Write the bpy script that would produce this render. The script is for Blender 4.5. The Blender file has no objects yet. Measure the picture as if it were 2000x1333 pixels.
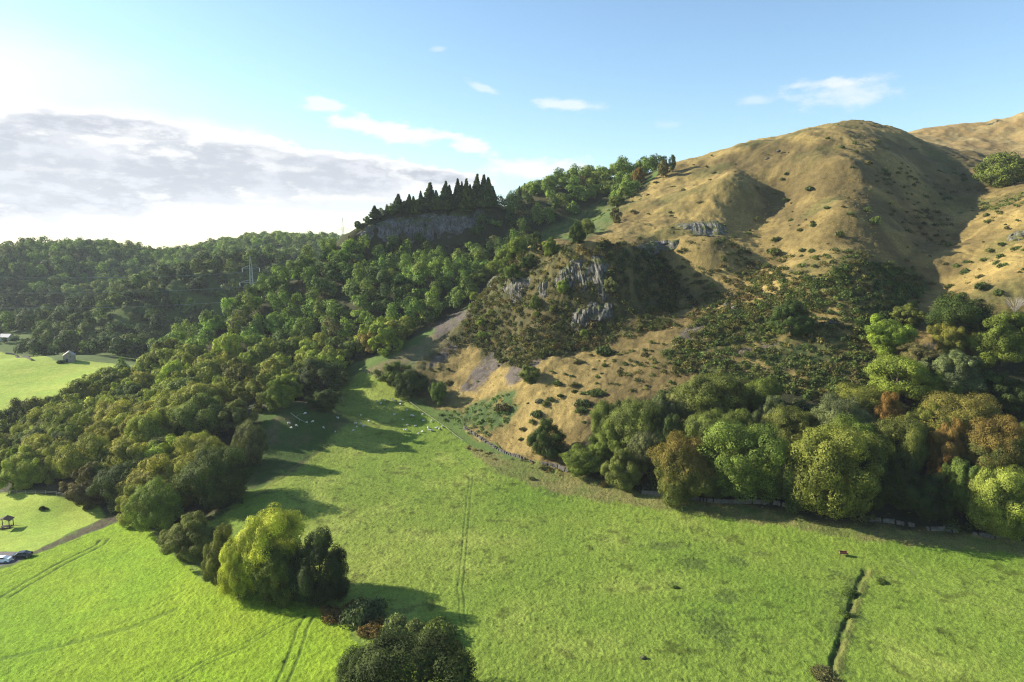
import bpy, math, random
import numpy as np
from mathutils import Matrix
R = math.radians
random.seed(7)
SC = bpy.context.scene
COL = SC.collection

# ------------------------------------------------------------------ camera
CAM_Z, PITCH, FPX = 70.0, R(8.0), 1333.0          # a drone 70 m above the meadow
cd = bpy.data.cameras.new('camera'); cam = bpy.data.objects.new('camera', cd); COL.objects.link(cam)
cam.location = (0, 0, CAM_Z); cam.rotation_euler = (math.pi/2 - PITCH, 0, 0)
cd.sensor_width = 36.0; cd.lens = 36.0*FPX/2000.0; cd.clip_start = 1.0; cd.clip_end = 30000
SC.camera = cam
CP, SP = math.cos(PITCH), math.sin(PITCH)

def ray(px, py):
    "direction of a photograph pixel, scaled so that its forward (Y) part is 1"
    u, v = (px-1000.0)/FPX, (666.5-py)/FPX
    dy, dz = CP+v*SP, -SP+v*CP
    return u/dy, dz/dy
def P(px, py, Y, dz=0.0):
    ux, t = ray(px, py)
    return (ux*Y, Y, CAM_Z+t*Y+dz)
def Q(px, py, z):
    ux, t = ray(px, py)
    Y = (z-CAM_Z)/t
    return (ux*Y, Y, z)
def depth_of(x, y, z):
    return y*CP-(z-CAM_Z)*SP

# ------------------------------------------------------------------ noise
def _hash(ix, iy, seed):
    h = (ix.astype(np.int64)*374761393 + iy.astype(np.int64)*668265263 + seed*974634777) & 0xffffffff
    h = ((h ^ (h >> 13))*1274126177) & 0xffffffff
    h = ((h ^ (h >> 15))*2246822519) & 0xffffffff
    return ((h ^ (h >> 16)) & 0xffffff)/float(0xffffff)
def vnoise(x, y, seed=0):
    x = np.asarray(x, float); y = np.asarray(y, float)
    ix, iy = np.floor(x), np.floor(y)
    fx, fy = x-ix, y-iy
    fx = fx*fx*(3-2*fx); fy = fy*fy*(3-2*fy)
    a, b = _hash(ix, iy, seed), _hash(ix+1, iy, seed)
    c, d = _hash(ix, iy+1, seed), _hash(ix+1, iy+1, seed)
    return (a*(1-fx)+b*fx)*(1-fy)+(c*(1-fx)+d*fx)*fy
def fbm(x, y, seed=0, octs=4, gain=.5):
    s = 0; a = 1; n = 0; c, sn = math.cos(.6), math.sin(.6)
    for k in range(octs):
        s = s+a*(vnoise(x, y, seed+k*17)-.5); n += a*.5
        x, y = (c*x-sn*y)*2.03+3.1, (sn*x+c*y)*2.03+7.7
        a *= gain
    return s/n                                     # about -1..1
def sstep(a, b, x):
    t = np.clip((x-a)/(b-a), 0, 1); return t*t*(3-2*t)

# ------------------------------------------------------------------ the lie of the land: surveyed points, thin-plate surface
CTRL = []
def zq(*rows):
    for px, py, z in rows: CTRL.append(Q(px, py, z))
def yq(*rows):
    for r in rows: CTRL.append(P(*r))
# meadow and pasture
zq((1000,1333,0),(1500,1333,0),(2000,1333,1),(700,1333,-1),(300,1333,-2.5),(0,1333,-3),
   (1000,1150,0),(1500,1150,.5),(2000,1150,1.5),(1000,1000,.5),(1300,1020,1),(850,950,1.5),
   (800,880,3),(880,860,3.5),(960,900,3.5),(720,830,6),(800,800,8.5),(690,800,8.5),(690,745,13),
   (100,1200,-4),(40,1090,-5.5),(300,1070,-4),(60,1000,-7),(0,970,-7),(160,990,-6.5),(450,1150,-1.5),(480,1030,0),
   (480,970,2),(560,920,2.5),(620,860,5),(540,870,6))
# knoll under the old trees by the sheep, bank on the west side of the meadow
zq((560,800,14),(620,800,12.5),(520,820,11),(470,860,6),(440,900,2),(400,1000,-2))
# foot of the right-hand wood, lower hill
zq((1100,925,3),(1250,960,2.5),(1400,990,2.5),(1600,1020,3),(1800,1040,3),(2000,1060,3),(1000,880,4),(940,855,5))
def hillrow(c, y0, z0, s, rows):                   # points up the slope over one column of the photograph
    _, t0 = ray(c, y0); Y0 = (z0-CAM_Z)/t0
    for r in rows:
        py, off = r if isinstance(r, tuple) else (r, 0)
        t = ray(c, py)[1]
        Y = (CAM_Z-z0+s*Y0)/(s-t)
        CTRL.append(P(c, py, Y+off))
hillrow(1060, 905, 3.5, .50, [800,750,700,(650,2)])
hillrow(1300, 968, 3, .50, [850,750,700,(650,2),(600,7),(560,11),(520,11)])
hillrow(1500, 1003, 3, .52, [900,800,700,650,600,550,(500,15),(450,24),(400,27),(360,22)])
hillrow(1400, 985, 3, .51, [700,640,(580,8),(540,12),(500,16),(476,16)])
hillrow(1440, 990, 3, .52, [(338,-1),(365,0)])
hillrow(1405, 985, 3, .515, [(375,1),(425,-7),(450,-9)])
hillrow(1470, 998, 3, .52, [(420,22),(470,22),(520,16),(570,6)])
hillrow(1570, 1012, 3, .52, [(420,9),(360,7),(500,2),(300,-4)])
hillrow(1660, 1028, 3, .525, [900,800,700,(640,-3),(600,-6),(500,-12),(400,-16),(320,-14),(270,-8),(245,0)])
hillrow(1760, 1040, 3, .525, [(600,8),(500,14),(400,18),(320,14)])
hillrow(1830, 1045, 3, .525, [900,800,700,(640,8),(580,22),(480,38),(420,44),(360,46),(310,50)])
hillrow(1900, 1050, 3, .525, [(640,-4),(600,-6),(560,-2),(480,16),(420,36),(370,50),(320,60)])
hillrow(2000, 1060, 3, .52, [900,800,700,(600,-8),(500,-14),(400,-14)])
hillrow(2150, 1075, 3, .52, [900,700,(500,-22),(400,-26),(330,-20)])
# skyline of the golden hill
yq((1300,326,430),(1350,310,436),(1400,296,440),(1450,283,446),(1500,270,448),(1560,262,452),(1600,250,456),(1640,240,458),(1680,236,458),
   (1720,243,454),(1770,258,450),(1820,285,452))
# far shoulder on the right
yq((1790,254,600),(1850,247,610),(1920,238,600),(2000,222,590),(2100,205,590),(1850,282,540),(1950,290,520),(2050,290,500),(2000,255,555))
# top of the crags, terrace, golden slope above
yq((1000,640,286),(1120,640,269),(1200,640,264),(960,610,300),
   (1000,540,300),(1100,490,286),(1150,486,280),(1200,481,281),(1235,475,290),(1270,470,304),(1330,462,306),
   (1100,485,300),(1150,481,294),(1200,475,298),(1060,490,306),(1030,490,312),(1250,467,310),(1040,479,334),(1100,471,330),(1150,468,322),(1200,452,334),(1250,425,356),(1300,395,368),(1350,370,384),(1400,345,390),(1220,390,398),(1260,358,415),(1180,425,375))
# gully between the crags and the wood
yq((850,650,302),(760,700,288),(930,592,326),(970,545,352,-6),(700,722,284))
# wooded ridge: ground lies a tree's height under the canopy
yq((600,600,338,-10),(700,550,342,-10),(800,520,355,-10),(500,600,338,-11),(600,700,292,-10),(500,720,278,-10),(400,760,262,-10),
   (300,800,240,-10),(200,850,212,-10),(100,900,196,-11),(700,650,305,-9),(800,600,325,-9),(880,560,345,-9),(900,500,372,-9),(780,540,345,-9),
   (690,490,398),(740,482,404),(800,470,410),(870,457,416),(940,447,420),
   (690,456,403),(732,424,410),(760,419,415),(800,413,419),(870,409,425),(940,405,429),(962,404,432),
   (640,472,400,-9),(600,492,388,-10),(560,520,370,-10),(500,562,350,-11),(440,606,338,-11),(400,634,328,-11),(300,682,318,-11),(200,730,304,-11),(100,772,288,-11),(0,804,272,-11),(-100,840,255,-11),
   (1000,470,396,-9),(1000,425,424,-6),(1100,430,405,-10),(1150,400,420,-10),(990,404,448),(1000,398,456),(1050,381,450),(1100,364,460),(1150,352,470),(1200,347,480),(1250,343,482),(1280,340,480),(1200,370,440,-4),(930,404,460,-2),(860,410,460,-3),(740,441,462),(800,428,470),(700,470,450),(870,418,490),(1100,385,435,-4))
# valley behind the ridge, far field and far woods
zq((100,745,0),(0,790,-3),(200,715,2),(50,700,4),(0,740,0),(120,702,3.5))
CTRL += [(-150,430,4),(-75,560,6),(-260,425,1),(-195,480,-6),(-150,510,-6),(-110,540,0),(-60,530,42),(-250,730,24),(-150,760,32),(-330,640,8)]
yq((400,506,575,-12),(300,540,545,-12),(480,494,600,-12),(560,490,640,-12),(230,575,520,-12),(150,640,490,-12),(450,560,552,-12),(450,600,538,-12),(450,640,522,-12),(350,600,522,-12),(350,650,490,-12),(270,660,462,-12),(520,560,565,-12),
   (170,467,830,-12),(0,477,780,-12),(60,471,800,-12),(0,600,620,-12),(100,580,660,-12),(230,520,760,-12),(315,497,900,-12),(250,475,860,-12),(400,474,960,-12),(450,466,1000,-12),(520,459,1020,-12),(600,464,1030,-12),(570,488,830),(540,492,800),(600,485,840),(-200,480,780,-12),(-200,640,520,-12),(30,655,510,0))
# land beyond what the photograph sees
CTRL += [(60,560,85),(120,600,110),(200,640,120),(300,640,150),(450,620,170),(500,420,150),(420,260,75),(300,150,40),(250,100,15),(150,60,3),(0,40,-1),(-150,40,-4),(-250,100,-6),(-330,200,-7),(-400,330,-3),
         (-600,500,10),(-700,800,40),(-500,1140,30),(-60,1150,60),(200,1000,90),(500,900,110),(700,500,120),(700,200,60),(0,-150,-2),(-300,-100,-6),(300,-100,2)]
CTRL = np.array(CTRL)

def tps_fit(pts, lam):
    n = len(pts); d2 = ((pts[:,None,:2]-pts[None,:,:2])**2).sum(-1)/1e4
    K = .5*d2*np.log(d2+1e-12)+lam*np.eye(n)
    A = np.zeros((n+3, n+3)); A[:n,:n] = K
    A[:n,n] = 1; A[:n,n+1:] = pts[:,:2]/100; A[n,:n] = 1; A[n+1:,:n] = (pts[:,:2]/100).T
    b = np.zeros(n+3); b[:n] = pts[:,2]
    return np.linalg.solve(A, b)
def tps_eval(pts, w, x, y):
    n = len(pts); out = np.empty(x.size); xf, yf = x.ravel(), y.ravel()
    for i in range(0, x.size, 40000):
        a, b = xf[i:i+40000], yf[i:i+40000]
        d2 = ((a[:,None]-pts[None,:,0])**2+(b[:,None]-pts[None,:,1])**2)/1e4
        out[i:i+40000] = (.5*d2*np.log(d2+1e-12))@w[:n]+w[n]+w[n+1]*a/100+w[n+2]*b/100
    return out.reshape(x.shape)
TW = tps_fit(CTRL, .004)
GX0, GY0, GS, GNX, GNY = -720.0, 20.0, 2.5, 577, 441       # raster of ground heights
gx, gy = np.meshgrid(GX0+GS*np.arange(GNX), GY0+GS*np.arange(GNY))
GZ = tps_eval(CTRL, TW, gx, gy)
def crest_cap():
    "the top of the long cliff is a level shelf: plane the surface down to the surveyed crest line"
    global GZ
    X_ = 1000+FPX*1.015*gx/np.maximum(gy, 1)
    row = np.interp(X_, [600,640,680,720,760,800,840,880,920,960,1000], [484,472,456,430,417,411,407,405,404,403,398])
    v = (666.5-row)/FPX; t = (-SP+v*CP)/(CP+v*SP); top = CAM_Z+t*np.minimum(gy, 440)-np.clip(gy-440, 0, 200)*.05
    w = np.clip((gy-395)/8, 0, 1)*np.clip((560-gy)/25, 0, 1)*np.clip((X_-590)/40, 0, 1)*np.clip((1010-X_)/30, 0, 1)
    d = GZ-top; cut = np.where(d > 0, d, 0); GZ = GZ-w*cut
crest_cap()

def gz(x, y):
    "height of the ground"
    x = np.asarray(x, float); y = np.asarray(y, float)
    fx = np.clip((x-GX0)/GS, 1, GNX-3.001); fy = np.clip((y-GY0)/GS, 1, GNY-3.001)
    i, j = fx.astype(int), fy.astype(int); a, b = fx-i, fy-j
    def w(t): return (-.5*t+t*t-.5*t**3, 1-2.5*t*t+1.5*t**3, .5*t+2*t*t-1.5*t**3, -.5*t*t+.5*t**3)
    wa, wb = w(a), w(b); s = 0
    for m in range(4):
        for k in range(4):
            s = s+wb[m]*wa[k]*GZ[j+m-1, i+k-1]
    return s
def hit(px, py, above=0.0, y0=60.0, y1=1100.0):
    "first point along a pixel's ray that is no more than `above` over the ground; returns the ground point"
    ux, t = ray(px, py)
    Y = np.arange(y0, y1, .5); h = CAM_Z+t*Y-gz(ux*Y, Y)-above
    k = np.nonzero(h <= 0)[0]
    if len(k) == 0: return None
    Yh = Y[k[0]]
    return (ux*Yh, Yh, float(gz(ux*Yh, Yh)))

# ------------------------------------------------------------------ helpers for objects and materials
def tag(o, label=None, cat=None, group=None, kind=None):
    for k, v in (('label', label), ('category', cat), ('group', group), ('kind', kind)):
        if v: o[k] = v
    return o
def empty(name, loc, rz=0.0):
    o = bpy.data.objects.new(name, None); COL.objects.link(o)
    o.location = loc; o.rotation_euler = (0, 0, rz); o.empty_display_size = .5
    return o
def link(name, me, parent=None, loc=None):
    o = bpy.data.objects.new(name, me); COL.objects.link(o)
    if parent: o.parent = parent
    if loc is not None: o.location = loc
    return o
def np_mesh(name, co, faces, mat=None, smooth=False, mats=None, midx=None):
    "faces: (n,4) or (n,3) int array"
    me = bpy.data.meshes.new(name); co = np.asarray(co, np.float32); faces = np.asarray(faces, np.int32)
    k = faces.shape[1]
    me.vertices.add(len(co)); me.vertices.foreach_set('co', co.ravel())
    me.loops.add(faces.size); me.loops.foreach_set('vertex_index', faces.ravel())
    me.polygons.add(len(faces)); me.polygons.foreach_set('loop_start', np.arange(len(faces), dtype=np.int32)*k)
    if smooth: me.polygons.foreach_set('use_smooth', np.ones(len(faces), bool))
    for m in (mats or [mat]):
        if m: me.materials.append(m)
    if midx is not None: me.polygons.foreach_set('material_index', np.asarray(midx, np.int32))
    me.update(calc_edges=True); return me
def corner_colour(me, name, rgba):
    "per-vertex colour attribute"
    a = me.color_attributes.new(name, 'FLOAT_COLOR', 'POINT'); a.data.foreach_set('color', np.asarray(rgba, np.float32).ravel())

class MB:
    "collects boxes, bars and tubes into one mesh"
    def __init__(s): s.v = []; s.f = []
    def box(s, c, size, rz=0.0):
        b = len(s.v); cx, cy, cz = c; sx, sy, sz = [q/2 for q in size]; ca, sa = math.cos(rz), math.sin(rz)
        for z in (-sz, sz):
            for x, y in ((-sx,-sy),(sx,-sy),(sx,sy),(-sx,sy)):
                s.v.append((cx+x*ca-y*sa, cy+x*sa+y*ca, cz+z))
        for f in ((3,2,1,0),(4,5,6,7),(0,1,5,4),(1,2,6,5),(2,3,7,6),(3,0,4,7)): s.f.append([b+i for i in f])
        return s
    def tube(s, pts, rad, n=6):
        b = len(s.v); pts = [np.array(p, float) for p in pts]
        for i, p in enumerate(pts):
            d = pts[min(i+1, len(pts)-1)]-pts[max(i-1, 0)]; d /= np.linalg.norm(d)+1e-9
            u = np.cross(d, (0.13,.21,1) if abs(d[2]) < .9 else (1,.1,0)); u /= np.linalg.norm(u); w = np.cross(d, u)
            r = rad[i] if hasattr(rad, '__len__') else rad
            for k in range(n):
                a = 2*math.pi*k/n; s.v.append(tuple(p+r*(math.cos(a)*u+math.sin(a)*w)))
        for i in range(len(pts)-1):
            for k in range(n):
                s.f.append([b+i*n+k, b+i*n+(k+1) % n, b+(i+1)*n+(k+1) % n, b+(i+1)*n+k])
        s.f.append([b+k for k in range(n)][::-1]); e = b+(len(pts)-1)*n; s.f.append([e+k for k in range(n)])
        return s
    def prism(s, poly, y0, y1):                    # outline in x,z swept along y
        b = len(s.v); n = len(poly)
        for y in (y0, y1):
            for x, z in poly: s.v.append((x, y, z))
        s.f.append([b+i for i in range(n)]); s.f.append([b+n+i for i in range(n)][::-1])
        for i in range(n): j = (i+1) % n; s.f.append([b+j, b+i, b+n+i, b+n+j])
        return s
    def mesh(s, name, mat, smooth=False):
        me = bpy.data.meshes.new(name); me.from_pydata(s.v, [], s.f)
        if mat: me.materials.append(mat)
        if smooth: me.polygons.foreach_set('use_smooth', [True]*len(me.polygons))
        me.update(); return me
    def build(s, name, mat, parent=None, smooth=False):
        return link(name, s.mesh(name, mat, smooth), parent)

def mat(name):
    m = bpy.data.materials.new(name); m.use_nodes = True; m.node_tree.nodes.clear(); return m, m.node_tree
def nd(nt, typ, **kw):
    n = nt.nodes.new(typ)
    for k, v in kw.items():
        if k.startswith('i_'):
            key = k[2:]; n.inputs[int(key) if key.isdigit() else key.replace('_', ' ')].default_value = v
        else: setattr(n, k, v)
    return n
def math_(nt, op, a, b=None, c=None, clamp=False):
    n = nt.nodes.new('ShaderNodeMath'); n.operation = op; n.use_clamp = clamp
    for i, v in enumerate((a, b, c)):
        if v is None: continue
        if isinstance(v, (int, float)): n.inputs[i].default_value = v
        else: nt.links.new(v, n.inputs[i])
    return n.outputs[0]
def maprange(nt, v, a, b, c=0.0, d=1.0, smooth=True):
    n = nt.nodes.new('ShaderNodeMapRange'); n.interpolation_type = 'SMOOTHSTEP' if smooth else 'LINEAR'
    nt.links.new(v, n.inputs[0])
    for i, q in enumerate((a, b, c, d)): n.inputs[i+1].default_value = q
    return n.outputs[0]
def mixc(nt, f, a, b, mode='MIX'):
    n = nt.nodes.new('ShaderNodeMix'); n.data_type = 'RGBA'; n.blend_type = mode
    for i, v in ((0, f), (6, a), (7, b)):
        if isinstance(v, (int, float)): n.inputs[i].default_value = v
        elif isinstance(v, tuple): n.inputs[i].default_value = v if len(v) == 4 else (*v, 1)
        else: nt.links.new(v, n.inputs[i])
    return n.outputs[2]
def noise(nt, vec, scale, detail=2.0, rough=.5, w=None):
    n = nd(nt, 'ShaderNodeTexNoise'); n.inputs['Scale'].default_value = scale; n.inputs['Detail'].default_value = detail
    n.inputs['Roughness'].default_value = rough
    nt.links.new(vec, n.inputs['Vector']); return n.outputs[0]
def principled(nt, col, rough=.9, normal=None, spec=.3):
    b = nd(nt, 'ShaderNodeBsdfPrincipled'); b.inputs['Roughness'].default_value = rough; b.inputs['Specular IOR Level'].default_value = spec
    if isinstance(col, tuple): b.inputs['Base Color'].default_value = (*col, 1)
    else: nt.links.new(col, b.inputs['Base Color'])
    if normal is not None: nt.links.new(normal, b.inputs['Normal'])
    o = nd(nt, 'ShaderNodeOutputMaterial'); nt.links.new(b.outputs[0], o.inputs[0]); return b, o
def simple(name, col, rough=.8, metal=0.0, spec=.3, var=.25, scale=3.0, bump=0.0):
    m, nt = mat(name); tc = nd(nt, 'ShaderNodeTexCoord'); n = noise(nt, tc.outputs['Object'], scale, 4)
    f = maprange(nt, n, .3, .7, 1-var, 1+var, False)
    c = mixc(nt, 1.0, col, nd_gray(nt, f), 'MULTIPLY')
    nrm = None
    if bump:
        bp = nd(nt, 'ShaderNodeBump'); bp.inputs['Strength'].default_value = bump; nt.links.new(n, bp.inputs['Height']); nrm = bp.outputs[0]
    b, o = principled(nt, c, rough, nrm, spec); b.inputs['Metallic'].default_value = metal
    return m
def nd_gray(nt, v):
    c = nd(nt, 'ShaderNodeCombineColor')
    for i in range(3): nt.links.new(v, c.inputs[i])
    return c.outputs[0]

# ------------------------------------------------------------------ land cover, outlined on the ground
def W(*pts):
    "outline on the ground: photograph pixels dropped onto the land, or ('w', x, y)"
    out = []
    for p in pts:
        if p[0] == 'w': out.append((p[1], p[2]))
        else:
            h = None; q = 0
            while h is None: h = hit(p[0], p[1]+q); q += 2
            out.append((h[0], h[1]))
    return np.array(out)
def inside(poly, x, y, soft, namp=0.0, nsc=.2, seed=0):
    "0..1, soft edged, 1 inside the outline"
    r = soft+namp+1; out = np.zeros(x.shape)
    k = (x > poly[:,0].min()-r) & (x < poly[:,0].max()+r) & (y > poly[:,1].min()-r) & (y < poly[:,1].max()+r)
    if not k.any(): return out
    px, py = x[k], y[k]; d2 = np.full(px.shape, 1e12); ins = np.zeros(px.shape, bool)
    for (ax, ay), (bx, by) in zip(poly, np.roll(poly, -1, 0)):
        ex, ey = bx-ax, by-ay; t = np.clip(((px-ax)*ex+(py-ay)*ey)/(ex*ex+ey*ey+1e-9), 0, 1)
        d2 = np.minimum(d2, (px-ax-t*ex)**2+(py-ay-t*ey)**2)
        ins ^= ((ay > py) != (by > py)) & (px < (bx-ax)*(py-ay)/((by-ay) if abs(by-ay) > 1e-9 else 1e-9)+ax)
    d = np.where(ins, 1, -1)*np.sqrt(d2)
    if namp: d = d+namp*fbm(px*nsc, py*nsc, seed, 4)
    out[k] = sstep(-soft, soft, d); return out
def near_line(pts, x, y, width, soft=.15):
    d2 = np.full(x.shape, 1e12); pts = np.asarray(pts)
    k = (x > pts[:,0].min()-width-2) & (x < pts[:,0].max()+width+2) & (y > pts[:,1].min()-width-2) & (y < pts[:,1].max()+width+2)
    px, py = x[k], y[k]; d = np.full(px.shape, 1e12)
    for (ax, ay), (bx, by) in zip(pts[:-1], pts[1:]):
        ex, ey = bx-ax, by-ay; t = np.clip(((px-ax)*ex+(py-ay)*ey)/(ex*ex+ey*ey+1e-9), 0, 1)
        d = np.minimum(d, (px-ax-t*ex)**2+(py-ay-t*ey)**2)
    out = np.zeros(x.shape); out[k] = 1-sstep(width/2-soft, width/2+soft, np.sqrt(d)); return out
def offset_line(pts, d):
    pts = np.asarray(pts, float); t = np.gradient(pts, axis=0); t /= np.linalg.norm(t, axis=1)[:,None]+1e-9
    return pts+d*np.stack([-t[:,1], t[:,0]], 1)

MEADOW = W((480,962),(545,905),(600,850),(655,800),(662,745),(700,728),(760,745),(800,790),(860,825),(910,870),(960,912),(1040,940),(1180,972),(1400,1006),(1700,1048),(2000,1076),
           ('w',200,135),('w',220,10),('w',0,10),(760,1333),(690,1240),(640,1190),(520,1160),(400,1130),(330,1050),(430,1010))
PASTURE = W((640,1192),(520,1164),(400,1138),(330,1075),(290,1035),(240,1018),(160,1048),(65,1086),(26,1106),(0,1112),('w',-230,104),('w',-230,5),('w',0,5),(760,1333),(690,1240))
LAWN = W((0,964),(100,968),(190,985),(207,1010),(140,1040),(62,1079),(0,1078),('w',-200,158),('w',-300,150),('w',-300,200))
CARPARK = W((0,1079),(62,1080),(30,1101),(0,1108),('w',-140,146),('w',-140,153))
DIRT = W((222,1008),(240,1015),(162,1045),(66,1083),(62,1079),(147,1041),(204,1012))
HILL = W((1060,918),(1000,885),(940,862),(880,812),(820,782),(775,742),(850,668),(925,608),(990,545),(1030,482),(1130,470),(1180,440),(1225,392),(1262,360),(1298,332),
         ('w',105,470),('w',170,640),('w',330,760),('w',700,700),('w',420,150),('w',180,140),(2000,1062),(1800,1042),(1600,1020),(1400,988),(1250,962))
FRINGE = W((905,872),(1000,900),(1060,908),(1250,966),(1400,990),(1600,1022),(1800,1042),(2000,1062),('w',180,150),('w',180,142),(2000,1084),(1700,1056),(1400,1014),(1180,981),(1040,950),(960,918))
RWOOD = W((1110,918),(1250,962),(1400,986),(1600,1020),(1800,1042),(2000,1060),('w',190,150),('w',200,215),(2000,700),(1900,720),(1800,690),(1700,700),(1620,790),(1450,730),(1380,740),(1240,790),(1170,800),(1130,870))
RIDGE = W((0,960),(130,966),(210,1000),(320,1040),(440,1000),(470,940),(520,860),(600,800),(655,760),(665,715),(760,690),(850,640),(930,585),(975,540),(1030,482),(1130,470),(1180,440),(1225,392),(1262,360),
          ('w',105,480),('w',60,540),('w',-60,520),('w',-90,440),('w',-140,380),('w',-190,330),('w',-240,292),('w',-320,260),('w',-320,200),('w',-200,192))
FARFIELD = W((0,840),(60,815),(120,790),(200,752),(240,722),(222,710),(150,704),(110,708),(50,697),(0,688),('w',-420,390),('w',-420,300),('w',-260,300))
PATCH = W((500,490),(600,484),(640,490),(600,496),(520,498))
KNOLL = W((510,800),(600,792),(660,800),(700,820),(640,870),(560,930),(490,965),(470,930))
GORSE = W((845,700),(900,640),(932,590),(965,545),(1000,506),(1030,496),(1060,496),(1150,491),(1230,484),(1290,490),(1330,560),(1310,640),(1230,660),(1120,690),(1020,722),(960,700),(915,665),(880,690))
BRACKEN = W((1300,690),(1380,610),(1500,580),(1640,530),(1760,520),(1800,560),(1790,650),(1720,720),(1640,790),(1500,760),(1380,740),(1320,730))
GREENB = W((860,810),(960,780),(1000,770),(1010,800),(960,850),(920,850),(880,830))
RAVINE = W((1030,480),(1120,476),(1190,450),(1215,400),(1180,390),(1130,420),(1050,460))
SCREE = [W((826,722),(880,668),(910,662),(870,700),(850,722)), W((895,765),(940,700),(965,690),(985,705),(960,730),(930,770)), W((985,735),(1010,705),(1060,700),(1040,730),(1000,750)),
         W((840,640),(905,600),(930,606),(880,650),(850,668)), W((1330,650),(1370,620),(1395,632),(1350,662)), W((1430,690),(1500,668),(1520,676),(1450,700)), W((730,745),(760,715),(790,712),(800,760),(760,765))]
SPIT = W((700,735),(780,690),(860,650),(905,610),(880,660),(820,710),(800,760),(760,760))
TRACKS = []                                        # worn lines: (points, width, depth, colour, strength)
def track(px, gauge, width, depth, col, s):
    p = W(*px)
    q = np.stack([np.interp(np.linspace(0, 1, 60), np.linspace(0, 1, len(p)), p[:,i]) for i in (0, 1)], 1)
    q += .25*np.stack([fbm(q[:,0]*.15, q[:,1]*.15, 5, 2), fbm(q[:,0]*.15, q[:,1]*.15, 9, 2)], 1)
    for d in ((-gauge/2, gauge/2) if gauge else (0,)): TRACKS.append((offset_line(q, d), width, depth, col, s))
RUT = (.035, .065, .012)
track([(8,1168),(60,1136),(110,1108),(165,1080),(195,1064),(204,1054)], 2.0, .75, .16, RUT, .9)
track([(0,1125),(28,1114),(60,1102)], 1.8, .5, .1, RUT, .7)
track([(125,1064),(145,1055),(160,1050)], 1.8, .5, .1, RUT, .7)
track([(550,1333),(572,1285),(592,1232),(606,1203)], 1.9, .55, .14, RUT, .85)
track([(340,1333),(400,1298),(480,1260),(530,1230),(575,1208),(600,1202)], 1.3, .4, .1, RUT, .8)
track([(920,930),(913,1000),(906,1080),(899,1150),(902,1200),(915,1250)], 1.0, .32, .12, (.04,.085,.014), .85)
track([(885,885),(912,915),(940,938),(985,968),(1050,990)], 0, .6, .08, (.05,.10,.02), .6)
track([(500,968),(545,938),(590,905),(640,872)], 0, 1.3, .25, (.13,.11,.04), .6)
track([(365,1150),(300,1185),(240,1215)], 0, .7, .1, RUT, .35)
track([(0,1290),(120,1262),(260,1225),(340,1192)], 0, 1.6, .25, (.05,.10,.015), .5)
for k in range(6):
    track([(1700+k*14,1098-k*5+k*k*.6),(1800,1112+k*7),(1900,1130+k*10),(2000,1150+k*12)], 0, .45, .08, (.16,.20,.05), .5)
for k in range(4):
    track([(1240,1050+k*9),(1400,1062+k*9),(1560,1078+k*10),(1700,1095+k*10)], 0, .5, .06, (.14,.19,.045), .3)
DITCH = W((1690,1114),(1680,1135),(1668,1165),(1655,1205),(1645,1240),(1630,1285),(1618,1333),('w',60,60))
RUSHES = [(1345,1104,30,12),(1440,1098,20,8),(1385,1040+90,0,0),(1420,1165,32,12),(1400,1230,36,26),(1318,1143,13,6),(1665,1140,26,22),(1655,1190,20,30),(1728,1135,18,10),(1490,1085,14,5),(1640,1230,16,26),(1300,1065,40,8),(1110,955,40,14),(1640,1300,16,22)]

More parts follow.
